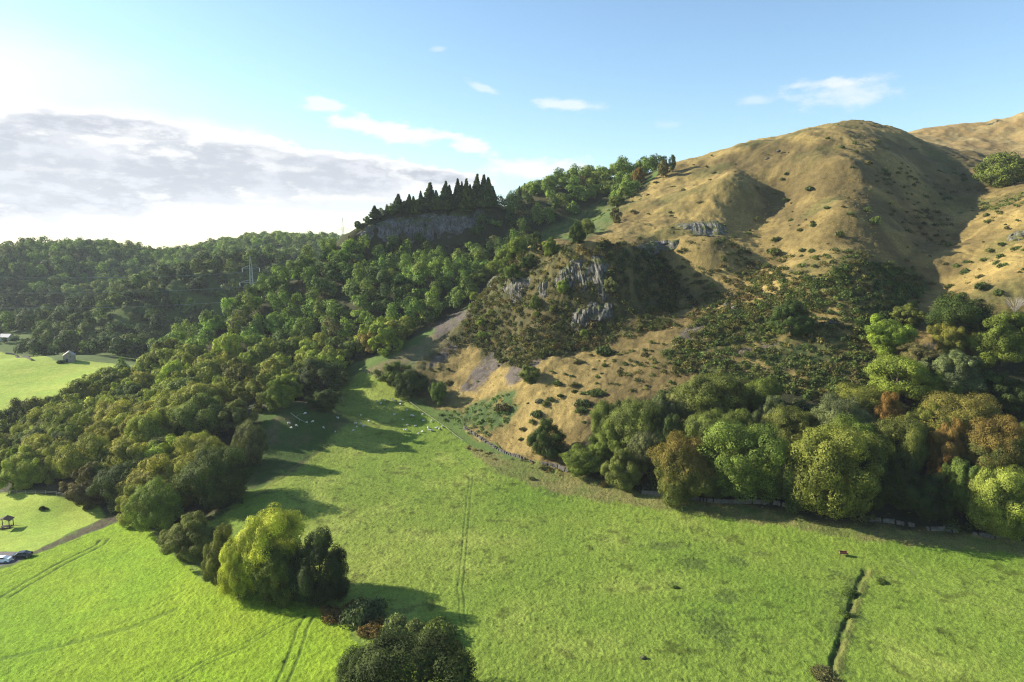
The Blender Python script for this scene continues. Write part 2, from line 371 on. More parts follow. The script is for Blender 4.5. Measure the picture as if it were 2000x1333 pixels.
RUSH = []
for a, b, c, d in RUSHES:
    if c: h = hit(a, b); RUSH.append((h[0], h[1], c/FPX*depth_of(*h), d/FPX*depth_of(*h)/.42))
def cover_at(x, y):
    "albedo (rgb), tuft strength, region index"
    n = x.size
    f1 = fbm(x*.02, y*.02, 3, 4); f2 = fbm(x*.09, y*.09, 11, 4); f3 = fbm(x*.5, y*.5, 23, 3); f4 = fbm(x*1.9, y*1.9, 31, 2)
    C = np.empty((n, 3)); C[:] = (.095, .145, .034); T = np.full(n, .5); G = np.zeros(n, int)
    def lay(w, col, tuft=None, reg=None, var=0.0):
        nonlocal C, T
        c = np.array(col, float)
        if c.ndim == 1: c = c[None,:]
        if var: c = c*(1+var*f2)[:,None]
        C = C*(1-w[:,None])+c*w[:,None]
        if tuft is not None: T[:] = T*(1-w)+tuft*w
        if reg is not None: G[w > .5] = reg
    def blend(a, b, t): return np.array(a)[None,:]*(1-t[:,None])+np.array(b)[None,:]*t[:,None]
    # golden hill: dry grass, browner and greener in patches
    gold = blend((.30,.225,.078), (.145,.11,.042), sstep(-.35,.45,f1+.8*f2))
    gold = gold*(1-.55*sstep(.1,.5,fbm(x*.035,y*.05,58,4)))[:,None]+np.array((.095,.105,.032))*(.55*sstep(.1,.5,fbm(x*.035,y*.05,58,4)))[:,None]
    gold = gold*(1-sstep(.15,.7,f2*.5+f3*.6)[:,None]*.35)+np.array((.11,.105,.035))*(sstep(.15,.7,f2*.5+f3*.6)[:,None]*.35)
    gold *= (.96+.20*f3+.14*f4+.22*fbm(x*.07,y*.11,66,4))[:,None]
    far = sstep(440, 520, y)
    gold = gold*(1-far[:,None])+blend((.34,.26,.11),(.27,.19,.075),sstep(-.4,.4,f2))*far[:,None]
    lay(inside(HILL,x,y,1.2,3,.15,1), gold, .8, 1)
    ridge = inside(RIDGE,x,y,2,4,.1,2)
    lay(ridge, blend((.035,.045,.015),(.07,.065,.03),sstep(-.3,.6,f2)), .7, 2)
    lay(inside(RAVINE,x,y,2,3,.2,4)*sstep(-.5,.2,f2+.4), blend((.07,.12,.03),(.12,.13,.045),sstep(-.4,.4,f3)), .8)
    lay(inside(SPIT,x,y,2,4,.15,6), blend((.17,.15,.07),(.10,.12,.05),sstep(-.3,.4,f2)), .6)
    # scrub ground
    lay(inside(GORSE,x,y,2,7,.1,8)*(.55+.45*sstep(-.4,.2,f3)), blend((.05,.055,.02),(.10,.085,.035),sstep(-.2,.6,f2)), .9)
    lay(inside(BRACKEN,x,y,3,9,.08,9)*sstep(-.55,.25,f2+.5*f3), blend((.065,.09,.028),(.12,.10,.035),sstep(-.2,.5,f3)), .9)
    lay(inside(GREENB,x,y,2,5,.15,12)*sstep(-.4,.3,f3+.3), (.075,.115,.035), .9)
    for k, s in enumerate(SCREE):
        lay(inside(s,x,y,1.5,4,.18,20+k)*sstep(-.7,.1,f3+.2), blend((.082,.068,.056),(.135,.116,.098),sstep(-.5,.5,f4+f3)), .7)
    # grassland
    me = inside(MEADOW,x,y,.8,1.2,.3,5)
    mead = blend((.140,.228,.027),(.210,.275,.042),sstep(-.6,.6,f1+.4*f2))
    mead = mead*(1-.5*sstep(.2,.75,f3+.4*f2))[:,None]+np.array((.17,.16,.055))*(.42*sstep(.05,.7,f2*.7+.5*f1))[:,None]
    mead *= (1+.16*f4)[:,None]
    lay(me, mead, 1.0, 3)
    for rx, ry, a, b in RUSH:
        r = np.sqrt(((x-rx)/a)**2+((y-ry)/b)**2); w = sstep(1.2, .5, r+.9*f3+.5*f2+.35*f4)
        lay(w*.55, blend((.045,.075,.018),(.075,.10,.03),sstep(-.4,.4,f4)), 1.3)
    lay(inside(KNOLL,x,y,2,4,.15,15), blend((.06,.11,.022),(.12,.12,.05),sstep(0,.6,f2+.5*f3)), .9)
    pas = blend((.19,.32,.018),(.26,.36,.024),sstep(-.6,.6,f1+.5*f2))
    pas *= (1+.10*f4-.22*sstep(.2,.8,f3))[:,None]
    lay(inside(PASTURE,x,y,.6,1,.3,7), pas, 1.0, 4)
    lay(inside(FRINGE,x,y,1.2,2.2,.35,10)*sstep(-.9,-.1,f3+.1), blend((.20,.19,.065),(.14,.175,.042),sstep(-.5,.3,f2+.6*f3)), 1.3)
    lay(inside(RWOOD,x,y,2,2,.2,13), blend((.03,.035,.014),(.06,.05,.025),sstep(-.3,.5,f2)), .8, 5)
    lay(inside(LAWN,x,y,.5,.6,.3,14), blend((.23,.34,.045),(.28,.36,.055),sstep(-.5,.5,f1+f2)), .25, 6)
    lay(inside(FARFIELD,x,y,1,1.5,.2,16), blend((.26,.36,.045),(.32,.39,.06),sstep(-.4,.5,f2)), .6, 7)
    lay(inside(PATCH,x,y,4,4,.1,17), (.16,.24,.06), .4)
    lay(inside(DIRT,x,y,.5,1.2,.4,18)*sstep(-.9,0,f3+.2), blend((.085,.070,.048),(.10,.10,.045),sstep(-.3,.4,f3)), .9)
    lay(inside(CARPARK,x,y,.25), blend((.085,.075,.08),(.11,.10,.10),sstep(-.5,.5,f3)), .1, 8)
    D = np.zeros(n)
    for pts, wd, dep, col, s in TRACKS:
        w = near_line(pts, x, y, wd)*s*(.75+.35*f3); w = np.clip(w, 0, 1); lay(w, col, .6); D -= w*dep
    w = near_line(DITCH, x+.5*fbm(x*.4,y*.4,77,2), y, .95, .4)*np.clip(.75+.5*f3,.3,1); lay(w*.85, (.03,.04,.014), .8); D -= .6*w
    w = near_line(offset_line(DITCH, .9), x, y, 1.4, .5); lay(w*.6*sstep(-.6,.3,f3+.2), (.17,.16,.05), 1.2); D += .1*w
    return C.clip(.004, .6), T, G, D, f3, f4

# ------------------------------------------------------------------ ground mesh
ALBEDO = .80
def ground_material(name, rough=.95, fine=1.0):
    m, nt = mat(name)
    at = nd(nt, 'ShaderNodeAttribute'); at.attribute_name = 'cover'
    g = nd(nt, 'ShaderNodeNewGeometry'); pos = g.outputs['Position']
    n1 = noise(nt, pos, 2.3, 3, .65); n2 = noise(nt, pos, 7.0, 2, .6); n3 = noise(nt, pos, .35, 3)
    v = math_(nt, 'MULTIPLY', maprange(nt, n1, .28, .72, .72, 1.22), maprange(nt, n2, .25, .75, .8, 1.18))
    v = math_(nt, 'MULTIPLY', v, maprange(nt, n3, .3, .7, .9, 1.1))
    v = math_(nt, 'MULTIPLY', v, ALBEDO)
    col = mixc(nt, 1.0, at.outputs['Color'], nd_gray(nt, v), 'MULTIPLY')
    h = math_(nt, 'ADD', math_(nt, 'MULTIPLY', n1, .6), math_(nt, 'MULTIPLY', n2, .4))
    bp = nd(nt, 'ShaderNodeBump'); bp.inputs['Distance'].default_value = .45
    nt.links.new(math_(nt, 'MULTIPLY', at.outputs['Alpha'], .75*fine), bp.inputs['Strength'])
    nt.links.new(h, bp.inputs['Height'])
    principled(nt, col, rough, bp.outputs[0], .15)
    return m
GRASS = ground_material('grassland')
ASPHALT = simple('asphalt', (.09,.082,.088), .9, var=.2, scale=2.0)

def build_ground():
    ang = np.concatenate([np.linspace(-180,-46,48)[:-1], np.linspace(-46,46,1120), np.linspace(46,180,48)[1:]])
    rad = np.concatenate([np.linspace(2,62,16)[:-1], np.exp(np.linspace(math.log(62), math.log(1000), 1020)), np.exp(np.linspace(math.log(1000), math.log(2600), 14))[1:]])
    A, RR = np.meshgrid(np.radians(ang), rad); X, Y = RR*np.sin(A), RR*np.cos(A); sh = X.shape
    x, y = X.ravel(), Y.ravel()
    C, T, G, D, f3, f4 = cover_at(x, y)
    z = gz(x, y)
    far = sstep(560, 1000, np.hypot(x, y)); far = np.maximum(far, sstep(620, 710, np.abs(x)))
    far = np.maximum(far, sstep(30, 15, y)); back = np.where(y > 0, sstep(940, 1100, np.hypot(x, y)), 0)
    edge = np.maximum(back, np.maximum(sstep(620, 712, np.abs(x)), sstep(45, 25, y)))
    low = -6+30*fbm(x*.0006, y*.0006, 71, 3)+np.where(y > 0, 20, 0)
    z = z*(1-edge)+low*edge
    inv = np.hypot(x, y) < 900
    z = z+np.where(inv, T*(.07*f3+.13*f4)+D, 0)
    hill = (G == 1)
    z = z+np.where(hill, .22*f3, 0)
    z = z+np.where(hill & (y < 460), .16*np.sin(z*2*math.pi/1.7+2.5*fbm(x*.08,y*.08,47,2))*1.6*sstep(-.4,.4,fbm(x*.04,y*.04,49,2)), 0)
    z = z+np.where(hill, 1.2*fbm(x*.13, y*.13, 41, 4)+2.4*fbm(x*.05, y*.05, 43, 3)*sstep(230, 300, y), 0)
    co = np.stack([x, y, z], 1); nr, nc = sh
    idx = np.arange(nr*nc).reshape(nr, nc)
    F = np.stack([idx[:-1,:-1], idx[:-1,1:], idx[1:,1:], idx[1:,:-1]], -1).reshape(-1, 4)
    fr = G[F[:,0]]
    names = {0:'valley_ground', 1:'golden_hill', 2:'wooded_hillside', 3:'meadow', 4:'pasture', 5:'woodland_ground', 6:'lawn', 7:'distant_field', 8:'car_park'}
    remap = np.empty(len(co), np.int64)
    for r, nm in names.items():
        f = F[fr == r]
        if len(f) == 0: continue
        u = np.unique(f); remap[u] = np.arange(len(u))
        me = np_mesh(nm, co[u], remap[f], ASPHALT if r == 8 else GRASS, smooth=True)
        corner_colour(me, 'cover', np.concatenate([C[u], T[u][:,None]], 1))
        tag(link(nm, me), kind='structure')
build_ground()

# ------------------------------------------------------------------ sun, sky and clouds
SUN_EL, SUN_AZ = R(25.0), R(-75.0)                 # low in the west, left of the view and a little ahead
sd = (math.sin(SUN_AZ)*math.cos(SUN_EL), math.cos(SUN_AZ)*math.cos(SUN_EL), math.sin(SUN_EL))
L = bpy.data.lights.new('sun', 'SUN'); L.energy = 5.0; L.angle = R(.53); L.color = (1.0, .90, .74)
so = bpy.data.objects.new('sun', L); COL.objects.link(so)
from mathutils import Vector
so.rotation_euler = Vector(sd).to_track_quat('Z', 'Y').to_euler()

def build_world():
    w = bpy.data.worlds.new('World'); SC.world = w; w.use_nodes = True; nt = w.node_tree; nt.nodes.clear()
    sky = nd(nt, 'ShaderNodeTexSky'); sky.sky_type = 'NISHITA'; sky.sun_disc = False
    sky.sun_elevation = SUN_EL; sky.sun_rotation = SUN_AZ; sky.altitude = 100
    sky.air_density = 1.0; sky.dust_density = .6; sky.ozone_density = 2.0
    tc = nd(nt, 'ShaderNodeTexCoord'); sx = nd(nt, 'ShaderNodeSeparateXYZ'); nt.links.new(tc.outputs['Generated'], sx.inputs[0])
    az = math_(nt, 'MULTIPLY', math_(nt, 'ARCTAN2', sx.outputs[0], sx.outputs[1]), 57.29578)
    el = math_(nt, 'MULTIPLY', math_(nt, 'ARCSINE', sx.outputs[2]), 57.29578)
    cv = nd(nt, 'ShaderNodeCombineXYZ'); nt.links.new(math_(nt, 'MULTIPLY', az, .55), cv.inputs[0]); nt.links.new(math_(nt, 'MULTIPLY', el, 1.25), cv.inputs[1])
    n1 = noise(nt, cv.outputs[0], .22, 7, .58); n2 = noise(nt, cv.outputs[0], .8, 6, .6); n3 = noise(nt, cv.outputs[0], .09, 3, .5)
    c4 = nd(nt, 'ShaderNodeCombineXYZ'); nt.links.new(math_(nt, 'MULTIPLY', az, .28), c4.inputs[0]); nt.links.new(math_(nt, 'MULTIPLY', math_(nt, 'ADD', el, math_(nt, 'MULTIPLY', az, .06)), 1.5), c4.inputs[1]); n4 = noise(nt, c4.outputs[0], .5, 6, .6)
    def puff(a0, e0, wa, we, tilt=0.0, amt=1.1, soft=.55, nz=None, n=n1):
        da = math_(nt, 'SUBTRACT', az, a0); de = math_(nt, 'SUBTRACT', math_(nt, 'SUBTRACT', el, e0), math_(nt, 'MULTIPLY', da, tilt))
        qa, qe = math_(nt, 'DIVIDE', da, wa), math_(nt, 'DIVIDE', de, we)
        r = math_(nt, 'SQRT', math_(nt, 'ADD', math_(nt, 'MULTIPLY', qa, qa), math_(nt, 'MULTIPLY', qe, qe)))
        v = math_(nt, 'ADD', math_(nt, 'SUBTRACT', 1.0, r), math_(nt, 'MULTIPLY', math_(nt, 'SUBTRACT', n, .5), amt*2))
        return maprange(nt, v, 0.0, soft), v
    def px(x, y):                                   # bearing and height above the horizon of a photograph pixel
        u, t = ray(x, y); return math.degrees(math.atan(u)), math.degrees(math.atan2(t, math.hypot(1, u)))
    col = mixc(nt, 1.0, sky.outputs[0], (.93, 1.02, 1.02), 'MULTIPLY')
    WHITE, GREY = (4.7, 4.75, 4.8), (2.36, 2.54, 2.84)
    # thin bright cloud
    for x, y, wx, wy, tilt, a, s, op in ((300,262,330,60,-.06,.9,.8,.85),(770,256,150,26,-.12,1.0,.6,.85),(920,285,60,24,-.2,1.0,.6,.8),(1040,330,140,26,.05,.9,.7,.85),(630,206,60,20,-.1,1.0,.6,.7),
                            (1105,206,85,15,-.05,1.0,.7,.6),(945,172,38,12,-.35,1.0,.8,.45),(1650,182,140,42,.05,1.3,1.1,.55),(1610,163,90,12,0,1.0,.8,.5),(855,97,22,8,0,1,.8,.3),(1480,196,60,14,0,1.1,.9,.35),(420,412,420,36,.0,.9,.8,.55),(120,455,300,22,.02,1.0,.9,.4),(1300,245,40,10,0,1,.9,.2),(40,140,420,130,.0,.7,1.6,.8)):
        a0, e0 = px(x, y); a1, e1 = px(x+wx, y); a2, e2 = px(x, y-wy)
        m, v = puff(a0, e0, abs(a1-a0), abs(e2-e0), tilt, a, s, n=n1 if wx > 200 else n2)
        col = mixc(nt, math_(nt, 'MULTIPLY', m, op), col, WHITE)
    # the long grey bank low on the left: bright rims, grey underside
    nb = math_(nt, 'ADD', math_(nt, 'ADD', math_(nt, 'MULTIPLY', n1, .45), math_(nt, 'MULTIPLY', n4, .2)), math_(nt, 'MULTIPLY', n2, .35)); v = None
    for x, y, wx, wy, tilt in ((30,336,420,126,-.01),(390,338,330,92,-.02),(660,345,250,56,-.04),(840,345,130,22,-.08),(220,250,220,34,-.03)):
        a0, e0 = px(x, y); a1, _ = px(x+wx, y); _, e2 = px(x, y-wy)
        _, q = puff(a0, e0, abs(a1-a0), e2-e0, tilt, 1.5, .22, n=nb)
        v = q if v is None else math_(nt, 'MAXIMUM', v, q)
    m = maprange(nt, v, 0.0, .2)
    inner = maprange(nt, v, .14, .5)
    streak = maprange(nt, math_(nt, 'ADD', math_(nt, 'MULTIPLY', n2, .55), math_(nt, 'MULTIPLY', n4, .45)), .46, .60, 0, 1)
    body = mixc(nt, math_(nt, 'MULTIPLY', streak, .9), GREY, (3.9, 4.0, 4.3))
    body = mixc(nt, maprange(nt, n3, .35, .65, 0, .5), body, (3.05,3.25,3.55))
    col = mixc(nt, m, col, mixc(nt, inner, WHITE, body))
    for x, y, wx, wy, tilt, op in ((330,302,110,16,-.02,.8),(450,270,120,18,-.04,.85),(255,262,70,16,0,.7),(580,330,100,10,-.05,.5),(110,332,150,9,0,.35),(680,392,120,10,0,.4),(520,300,60,12,-.1,.5)):
        a0, e0 = px(x, y); a1, _ = px(x+wx, y); _, e2 = px(x, y-wy)
        q, _ = puff(a0, e0, abs(a1-a0), abs(e2-e0), tilt, 1.5, .9, n=n2)
        col = mixc(nt, math_(nt, 'MULTIPLY', q, op), col, WHITE)
    a0, e0 = px(640, 402); a1, _ = px(860, 400); _, e2 = px(640, 384)
    m, v = puff(a0, e0, a1-a0, e2-e0, .01, .6, .6, n=n1)
    col = mixc(nt, math_(nt, 'MULTIPLY', m, .55), col, (3.2, 3.4, 3.8))
    bg = nd(nt, 'ShaderNodeBackground'); bg.inputs['Strength'].default_value = .086
    nt.links.new(col, bg.inputs['Color']); o = nd(nt, 'ShaderNodeOutputWorld'); nt.links.new(bg.outputs[0], o.inputs[0])
build_world()
SC.view_settings.view_transform = 'Standard'; SC.view_settings.look = 'None'; SC.view_settings.exposure = 1.38; SC.view_settings.gamma = 1.0
SC.view_settings.use_curve_mapping = False
SC.cycles.filter_width = 1.15; SC.cycles.use_denoising = True; SC.cycles.denoiser = 'OPENIMAGEDENOISE'; SC.cycles.denoising_input_passes = 'RGB_ALBEDO_NORMAL'; SC.cycles.denoising_prefilter = 'NONE'; SC.cycles.max_bounces = 6; SC.cycles.transmission_bounces = 4

# ------------------------------------------------------------------ foliage
def leaf_material(name, trans=.19, attr=False):
    m, nt = mat(name)
    g = nd(nt, 'ShaderNodeNewGeometry'); oi = nd(nt, 'ShaderNodeObjectInfo'); tc = nd(nt, 'ShaderNodeTexCoord')
    if attr:
        a = nd(nt, 'ShaderNodeAttribute'); a.attribute_name = 'cover'; base, tip = a.outputs['Color'], a.outputs['Alpha']
        pos = g.outputs['Position']; clump = noise(nt, pos, .35, 2)
    else:
        base, tip = oi.outputs['Color'], oi.outputs['Alpha']
        off = nd(nt, 'ShaderNodeVectorMath', operation='ADD'); nt.links.new(tc.outputs['Object'], off.inputs[0]); nt.links.new(math_(nt, 'MULTIPLY', oi.outputs['Random'], 40), off.inputs[1])
        clump = noise(nt, off.outputs[0], 1.7, 2)
    rnd = g.outputs['Random Per Island']
    v = math_(nt, 'MULTIPLY', maprange(nt, rnd, 0, 1, .78, 1.22, False), maprange(nt, clump, .3, .7, .62, 1.38))
    c = mixc(nt, 1.0, base, nd_gray(nt, v), 'MULTIPLY')
    c = mixc(nt, math_(nt, 'MULTIPLY', maprange(nt, clump, .42, .6), .35), c, mixc(nt, 1.0, c, (1.2,1.08,.75), 'MULTIPLY'))
    # autumn colour in some of the clumps of some trees
    s = nd(nt, 'ShaderNodeSeparateXYZ'); nt.links.new(tc.outputs['Object'], s.inputs[0])
    t = math_(nt, 'ADD', math_(nt, 'MULTIPLY', clump, 1.6), math_(nt, 'MULTIPLY', s.outputs[2] if not attr else rnd, .35 if not attr else .2))
    t = math_(nt, 'MULTIPLY', maprange(nt, math_(nt, 'ADD', t, math_(nt, 'MULTIPLY', rnd, .25)), 1.02, 1.6), tip)
    c = mixc(nt, t, c, (.23,.11,.03))
    b = nd(nt, 'ShaderNodeBsdfPrincipled'); b.inputs['Roughness'].default_value = .7; b.inputs['Specular IOR Level'].default_value = .08
    nt.links.new(c, b.inputs['Base Color'])
    tr = nd(nt, 'ShaderNodeBsdfTranslucent'); nt.links.new(mixc(nt, 1.0, c, (1.35,1.4,.6), 'MULTIPLY'), tr.inputs['Color'])
    mx = nd(nt, 'ShaderNodeMixShader'); mx.inputs[0].default_value = trans
    nt.links.new(b.outputs[0], mx.inputs[1]); nt.links.new(tr.outputs[0], mx.inputs[2])
    o = nd(nt, 'ShaderNodeOutputMaterial'); nt.links.new(mx.outputs[0], o.inputs[0]); return m
LEAF = leaf_material('leaves'); NEEDLE = leaf_material('needles', .12); LEAF_MASS = leaf_material('leaf_mass', .25, True)
BARK = simple('bark', (.07,.055,.04), .95, var=.35, scale=1.5, bump=.4)
DEADWOOD = simple('dead_wood', (.30,.27,.23), .9, var=.25, scale=2.0)

def leaf_quads(P0, N, size, rng, aspect=.75):
    "one small quad at each point, facing N"
    n = len(P0); r = rng.normal(size=(n,3)); u = np.cross(N, r); u /= np.linalg.norm(u, axis=1)[:,None]+1e-9
    v = np.cross(N, u); s = (size*np.clip(rng.lognormal(0,.32,n),.45,1.9))[:,None]*.5
    a, b = u*s, v*s*aspect
    bend = N*s*.25
    co = np.stack([P0-a-bend, P0-b*.9, P0+a-bend, P0+b*.9], 1).reshape(-1,3)
    return co, np.arange(n*4).reshape(n,4)
def sphere_pts(n, rng):
    v = rng.normal(size=(n,3)); return v/np.linalg.norm(v, axis=1)[:,None]

def crown_mesh(name, seed, n_leaf, leaf, lobes=26, form='round', m=None, spread=.28):
    "a crown of radius 1 and height 2 standing on z=0: lobes, smaller lobes on them, leaves on those"
    rng = np.random.default_rng(seed)
    prof = {'round':(1.0,.95,.42), 'tall':(.9,1.0,.45), 'broad':(1.0,.85,.5), 'egg':(1.0,1.0,.36), 'loose':(1.0,1.0,.5)}[form]
    # big lobes over an ellipsoid, fuller low down on the open side
    g = np.arange(lobes)+.5; ph = np.arccos(1-1.86*g/lobes); th = math.pi*(1+5**.5)*g+rng.uniform(0,6)
    d = np.stack([np.cos(th)*np.sin(ph), np.sin(th)*np.sin(ph), np.cos(ph)], 1)+rng.normal(size=(lobes,3))*.16
    d /= np.linalg.norm(d, axis=1)[:,None]
    rl = rng.uniform(.24,.40,lobes)*(1.12 if form in ('broad','round') else 1)
    if form == 'loose': rl *= .8
    reach = np.clip(1-rl+rng.normal(size=lobes)*(.12 if form != 'loose' else .18)-.03, .3, 1.0-rl*.55)
    c = d*reach[:,None]
    s3 = rng.uniform(-9,9,3); env = 1+.42*fbm(d[:,0]*1.3+s3[0], d[:,1]*1.3+d[:,2]*1.1+s3[1], seed, 2); c = c*env[:,None]
    low = np.clip(-c[:,2], 0, 1)[:,None]
    c[:,:2] *= 1-.35*low if form != 'egg' else 1-.15*low
    c[:,:2] *= 1-(.30 if form in ('egg','tall') else .08)*np.clip(c[:,2],0,1)[:,None]
    # inner filler
    k = max(4, lobes//5); c = np.concatenate([c, rng.normal(size=(k,3))*.22]); rl = np.concatenate([rl, rng.uniform(.4,.5,k)])
    # second level
    S, SR, SD = [], [], []
    for ci, r in zip(c, rl):
        q = sphere_pts(9, rng)+ci/(np.linalg.norm(ci)+.2)*.5; q /= np.linalg.norm(q, axis=1)[:,None]; S.append(ci+q*r*.70); SR.append(np.full(9, r)*rng.uniform(.34,.52,9)); SD.append(q)
    S = np.concatenate(S); SR = np.concatenate(SR)
    w = SR**2; w /= w.sum(); n2 = int(n_leaf*1.9)
    i = rng.choice(len(S), n2, p=w); q = sphere_pts(n2, rng); p = S[i]+q*(SR[i]*(1+rng.normal(size=n2)*.10))[:,None]
    # drop leaves buried in the middle
    rr = np.linalg.norm(p/np.array((.62,.62,.66)), axis=1); keep = rr+rng.uniform(-.2,.2,n2) > .8
    p, q = p[keep][:n_leaf], q[keep][:n_leaf]
    out = p/(np.linalg.norm(p, axis=1)[:,None]+1e-6)
    N = q*.95+out*.25+np.array((0,0,.22))+rng.normal(size=q.shape)*spread
    N /= np.linalg.norm(N, axis=1)[:,None]
    e = np.percentile(np.abs(p), 96, axis=0); p /= np.array((e[:2].mean(), e[:2].mean(), 1)); zl, zh = np.percentile(p[:,2], (2, 99)); p[:,2] = (p[:,2]-zl)/(zh-zl)*2
    co, f = leaf_quads(p, N, leaf, rng)
    return np_mesh(name, co, f, m or LEAF)
def conifer_mesh(name, seed, n_leaf, leaf, rows=17):
    "radius 1, height 2: whorls of drooping boughs"
    rng = np.random.default_rng(seed); p, N = [], []
    per = n_leaf//(rows*9)
    for k in range(rows):
        t = (k+.5)/rows; z = 2*t; rad = (1-t)**.95*(.98 if t > .08 else .8)+.03
        nb = 9 if t < .8 else 6
        for j in range(nb):
            a = 2*math.pi*(j/nb)+rng.uniform(-.3,.3)+k*.7; rj = rad*rng.uniform(.72,1.12)
            s = np.sqrt(rng.uniform(0,1,per))*rj; w = rng.normal(size=per)*.10*(.35+s)
            zz = z-s*.30*rng.uniform(.7,1.3)+s**2*.14+rng.normal(size=per)*.03
            p.append(np.stack([np.cos(a)*s-np.sin(a)*w, np.sin(a)*s+np.cos(a)*w, zz], 1))
            N.append(np.stack([np.cos(a)*.45+rng.normal(size=per)*.4, np.sin(a)*.45+rng.normal(size=per)*.4, .75+rng.normal(size=per)*.3], 1))
    p = np.concatenate(p); N = np.concatenate(N); N /= np.linalg.norm(N, axis=1)[:,None]
    p[:,2] = np.clip(p[:,2], .0, 2.02)
    p[:,:2] *= 1.12; p[:,0] += .12*np.sin(seed)*p[:,2]; co, f = leaf_quads(p, N, leaf, rng, .55); return np_mesh(name, co, f, NEEDLE)
def bush_mesh(name, seed, n_leaf, leaf, spread=.6, m=None, blobs=9, tall=.8):
    "low shrub of radius 1 sitting on z=0"
    rng = np.random.default_rng(seed); c = rng.normal(size=(blobs,3))*np.array((.42,.42,.0)); r = rng.uniform(.32,.6,blobs)
    c[:,2] = rng.uniform(.02,.30,blobs)*tall; r[0] = .62; c[0] = (0,0,.2*tall)
    i = rng.choice(blobs, n_leaf, p=r**2/(r**2).sum()); q = sphere_pts(n_leaf, rng); q[:,2] = np.abs(q[:,2])*1.0-.12
    p = c[i]+q*(r[i]*(1+rng.normal(size=n_leaf)*.14))[:,None]*np.array((1,1,tall)); p[:,2] = np.maximum(p[:,2], -.08)
    N = q+rng.normal(size=q.shape)*spread; N /= np.linalg.norm(N, axis=1)[:,None]
    co, f = leaf_quads(p, N, leaf, rng, .6); return np_mesh(name, co, f, m or LEAF)
def trunk_mesh(name, seed):
    "trunk of unit height with a few limbs; radius set for a unit crown"
    rng = np.random.default_rng(seed); b = MB()
    lean = rng.normal(size=2)*.03
    b.tube([(0,0,-.12),(0,0,0),(lean[0]*.4,lean[1]*.4,.3),(lean[0],lean[1],.62),(lean[0]*1.4,lean[1]*1.4,.9)], [.050,.042,.032,.022,.006], 8)
    for k in range(6):
        a = k*1.05+rng.uniform(-.3,.3); z = rng.uniform(.24,.5); l = rng.uniform(.14,.24)
        b.tube([(lean[0]*z,lean[1]*z,z),(math.cos(a)*l*.55,math.sin(a)*l*.55,z+.12),(math.cos(a)*l,math.sin(a)*l,z+.3)], [.018,.012,.004], 5)
    return b.mesh(name, BARK, True)

NEAR = [crown_mesh('crown', 100+i, 60000, .042, l, fm) for i, (l, fm) in enumerate(((20,'round'),(18,'egg'),(24,'broad'),(18,'tall'),(22,'loose'),(26,'round')))]
MID = [crown_mesh('crown', 200+i, 15000, .078, l, fm) for i, (l, fm) in enumerate(((15,'round'),(14,'egg'),(17,'broad'),(14,'tall'),(16,'loose'),(19,'round'),(14,'broad'),(17,'egg')))]
HERO = [crown_mesh('crown', 150+i, 90000, .035, l, fm) for i, (l, fm) in enumerate(((32,'broad'),(22,'egg'),(26,'round')))]
SPRUCE = [conifer_mesh('crown', 300+i, 9000, .16, r) for i, r in enumerate((15,18,16,20))]
SHRUB = [bush_mesh('shrub', 400+i, 2600, .13, m=LEAF, blobs=10, tall=1.0) for i in range(4)]
GORSEB = [bush_mesh('gorse_bush', 420+i, 900, .2, .75, blobs=7, tall=.75) for i in range(5)]
TRUNK = [trunk_mesh('trunk', 500+i) for i in range(4)]
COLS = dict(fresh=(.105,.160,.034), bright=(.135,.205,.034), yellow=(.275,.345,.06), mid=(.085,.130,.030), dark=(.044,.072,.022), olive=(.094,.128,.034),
            grey=(.095,.125,.055), golden=(.122,.150,.036), russet=(.145,.105,.032), brown=(.105,.105,.042), deep=(.034,.056,.019), pine=(.062,.098,.038), lime=(.145,.205,.042), orange=(.155,.125,.036), pale=(.135,.17,.065))
NT = [0]
def tree(name, x, y, h, w, col, label, group=None, tip=0.0, proto=None, cbase=.12, near=None, cat='tree', rng=random, conifer=False, zoff=0.0):
    "trunk and crown under one Empty at the foot"
    z = float(gz(x, y))+zoff; NT[0] += 1
    root = tag(empty(name, (x, y, z), rng.uniform(0, 6.28)), label, cat, group)
    base = COLS[col] if isinstance(col, str) else col
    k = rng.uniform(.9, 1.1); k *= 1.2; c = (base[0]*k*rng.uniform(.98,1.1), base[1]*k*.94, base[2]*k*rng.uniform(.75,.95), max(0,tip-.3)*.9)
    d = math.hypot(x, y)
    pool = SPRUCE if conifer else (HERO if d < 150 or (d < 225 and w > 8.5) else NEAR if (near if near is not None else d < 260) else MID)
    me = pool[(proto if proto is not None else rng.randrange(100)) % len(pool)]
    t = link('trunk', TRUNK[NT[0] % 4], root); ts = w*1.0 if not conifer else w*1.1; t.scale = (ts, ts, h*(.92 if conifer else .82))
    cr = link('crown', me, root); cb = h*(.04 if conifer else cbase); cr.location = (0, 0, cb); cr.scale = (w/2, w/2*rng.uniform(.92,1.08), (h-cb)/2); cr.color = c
    return root
def place(px, top, h, wpx=0):
    "ground point of a tree of height h whose top shows at a pixel"
    p = hit(px, top, above=h*.97)
    if p is None or not wpx: return p
    td = max(0, -ray(px, top)[1]); w = wpx/FPX*depth_of(*p)
    return hit(px, top, above=h*.47+math.hypot(h*.5, .9*w/2*td)) or p
def px_w(w, pt): return w/FPX*depth_of(pt[0], pt[1], pt[2]+5)

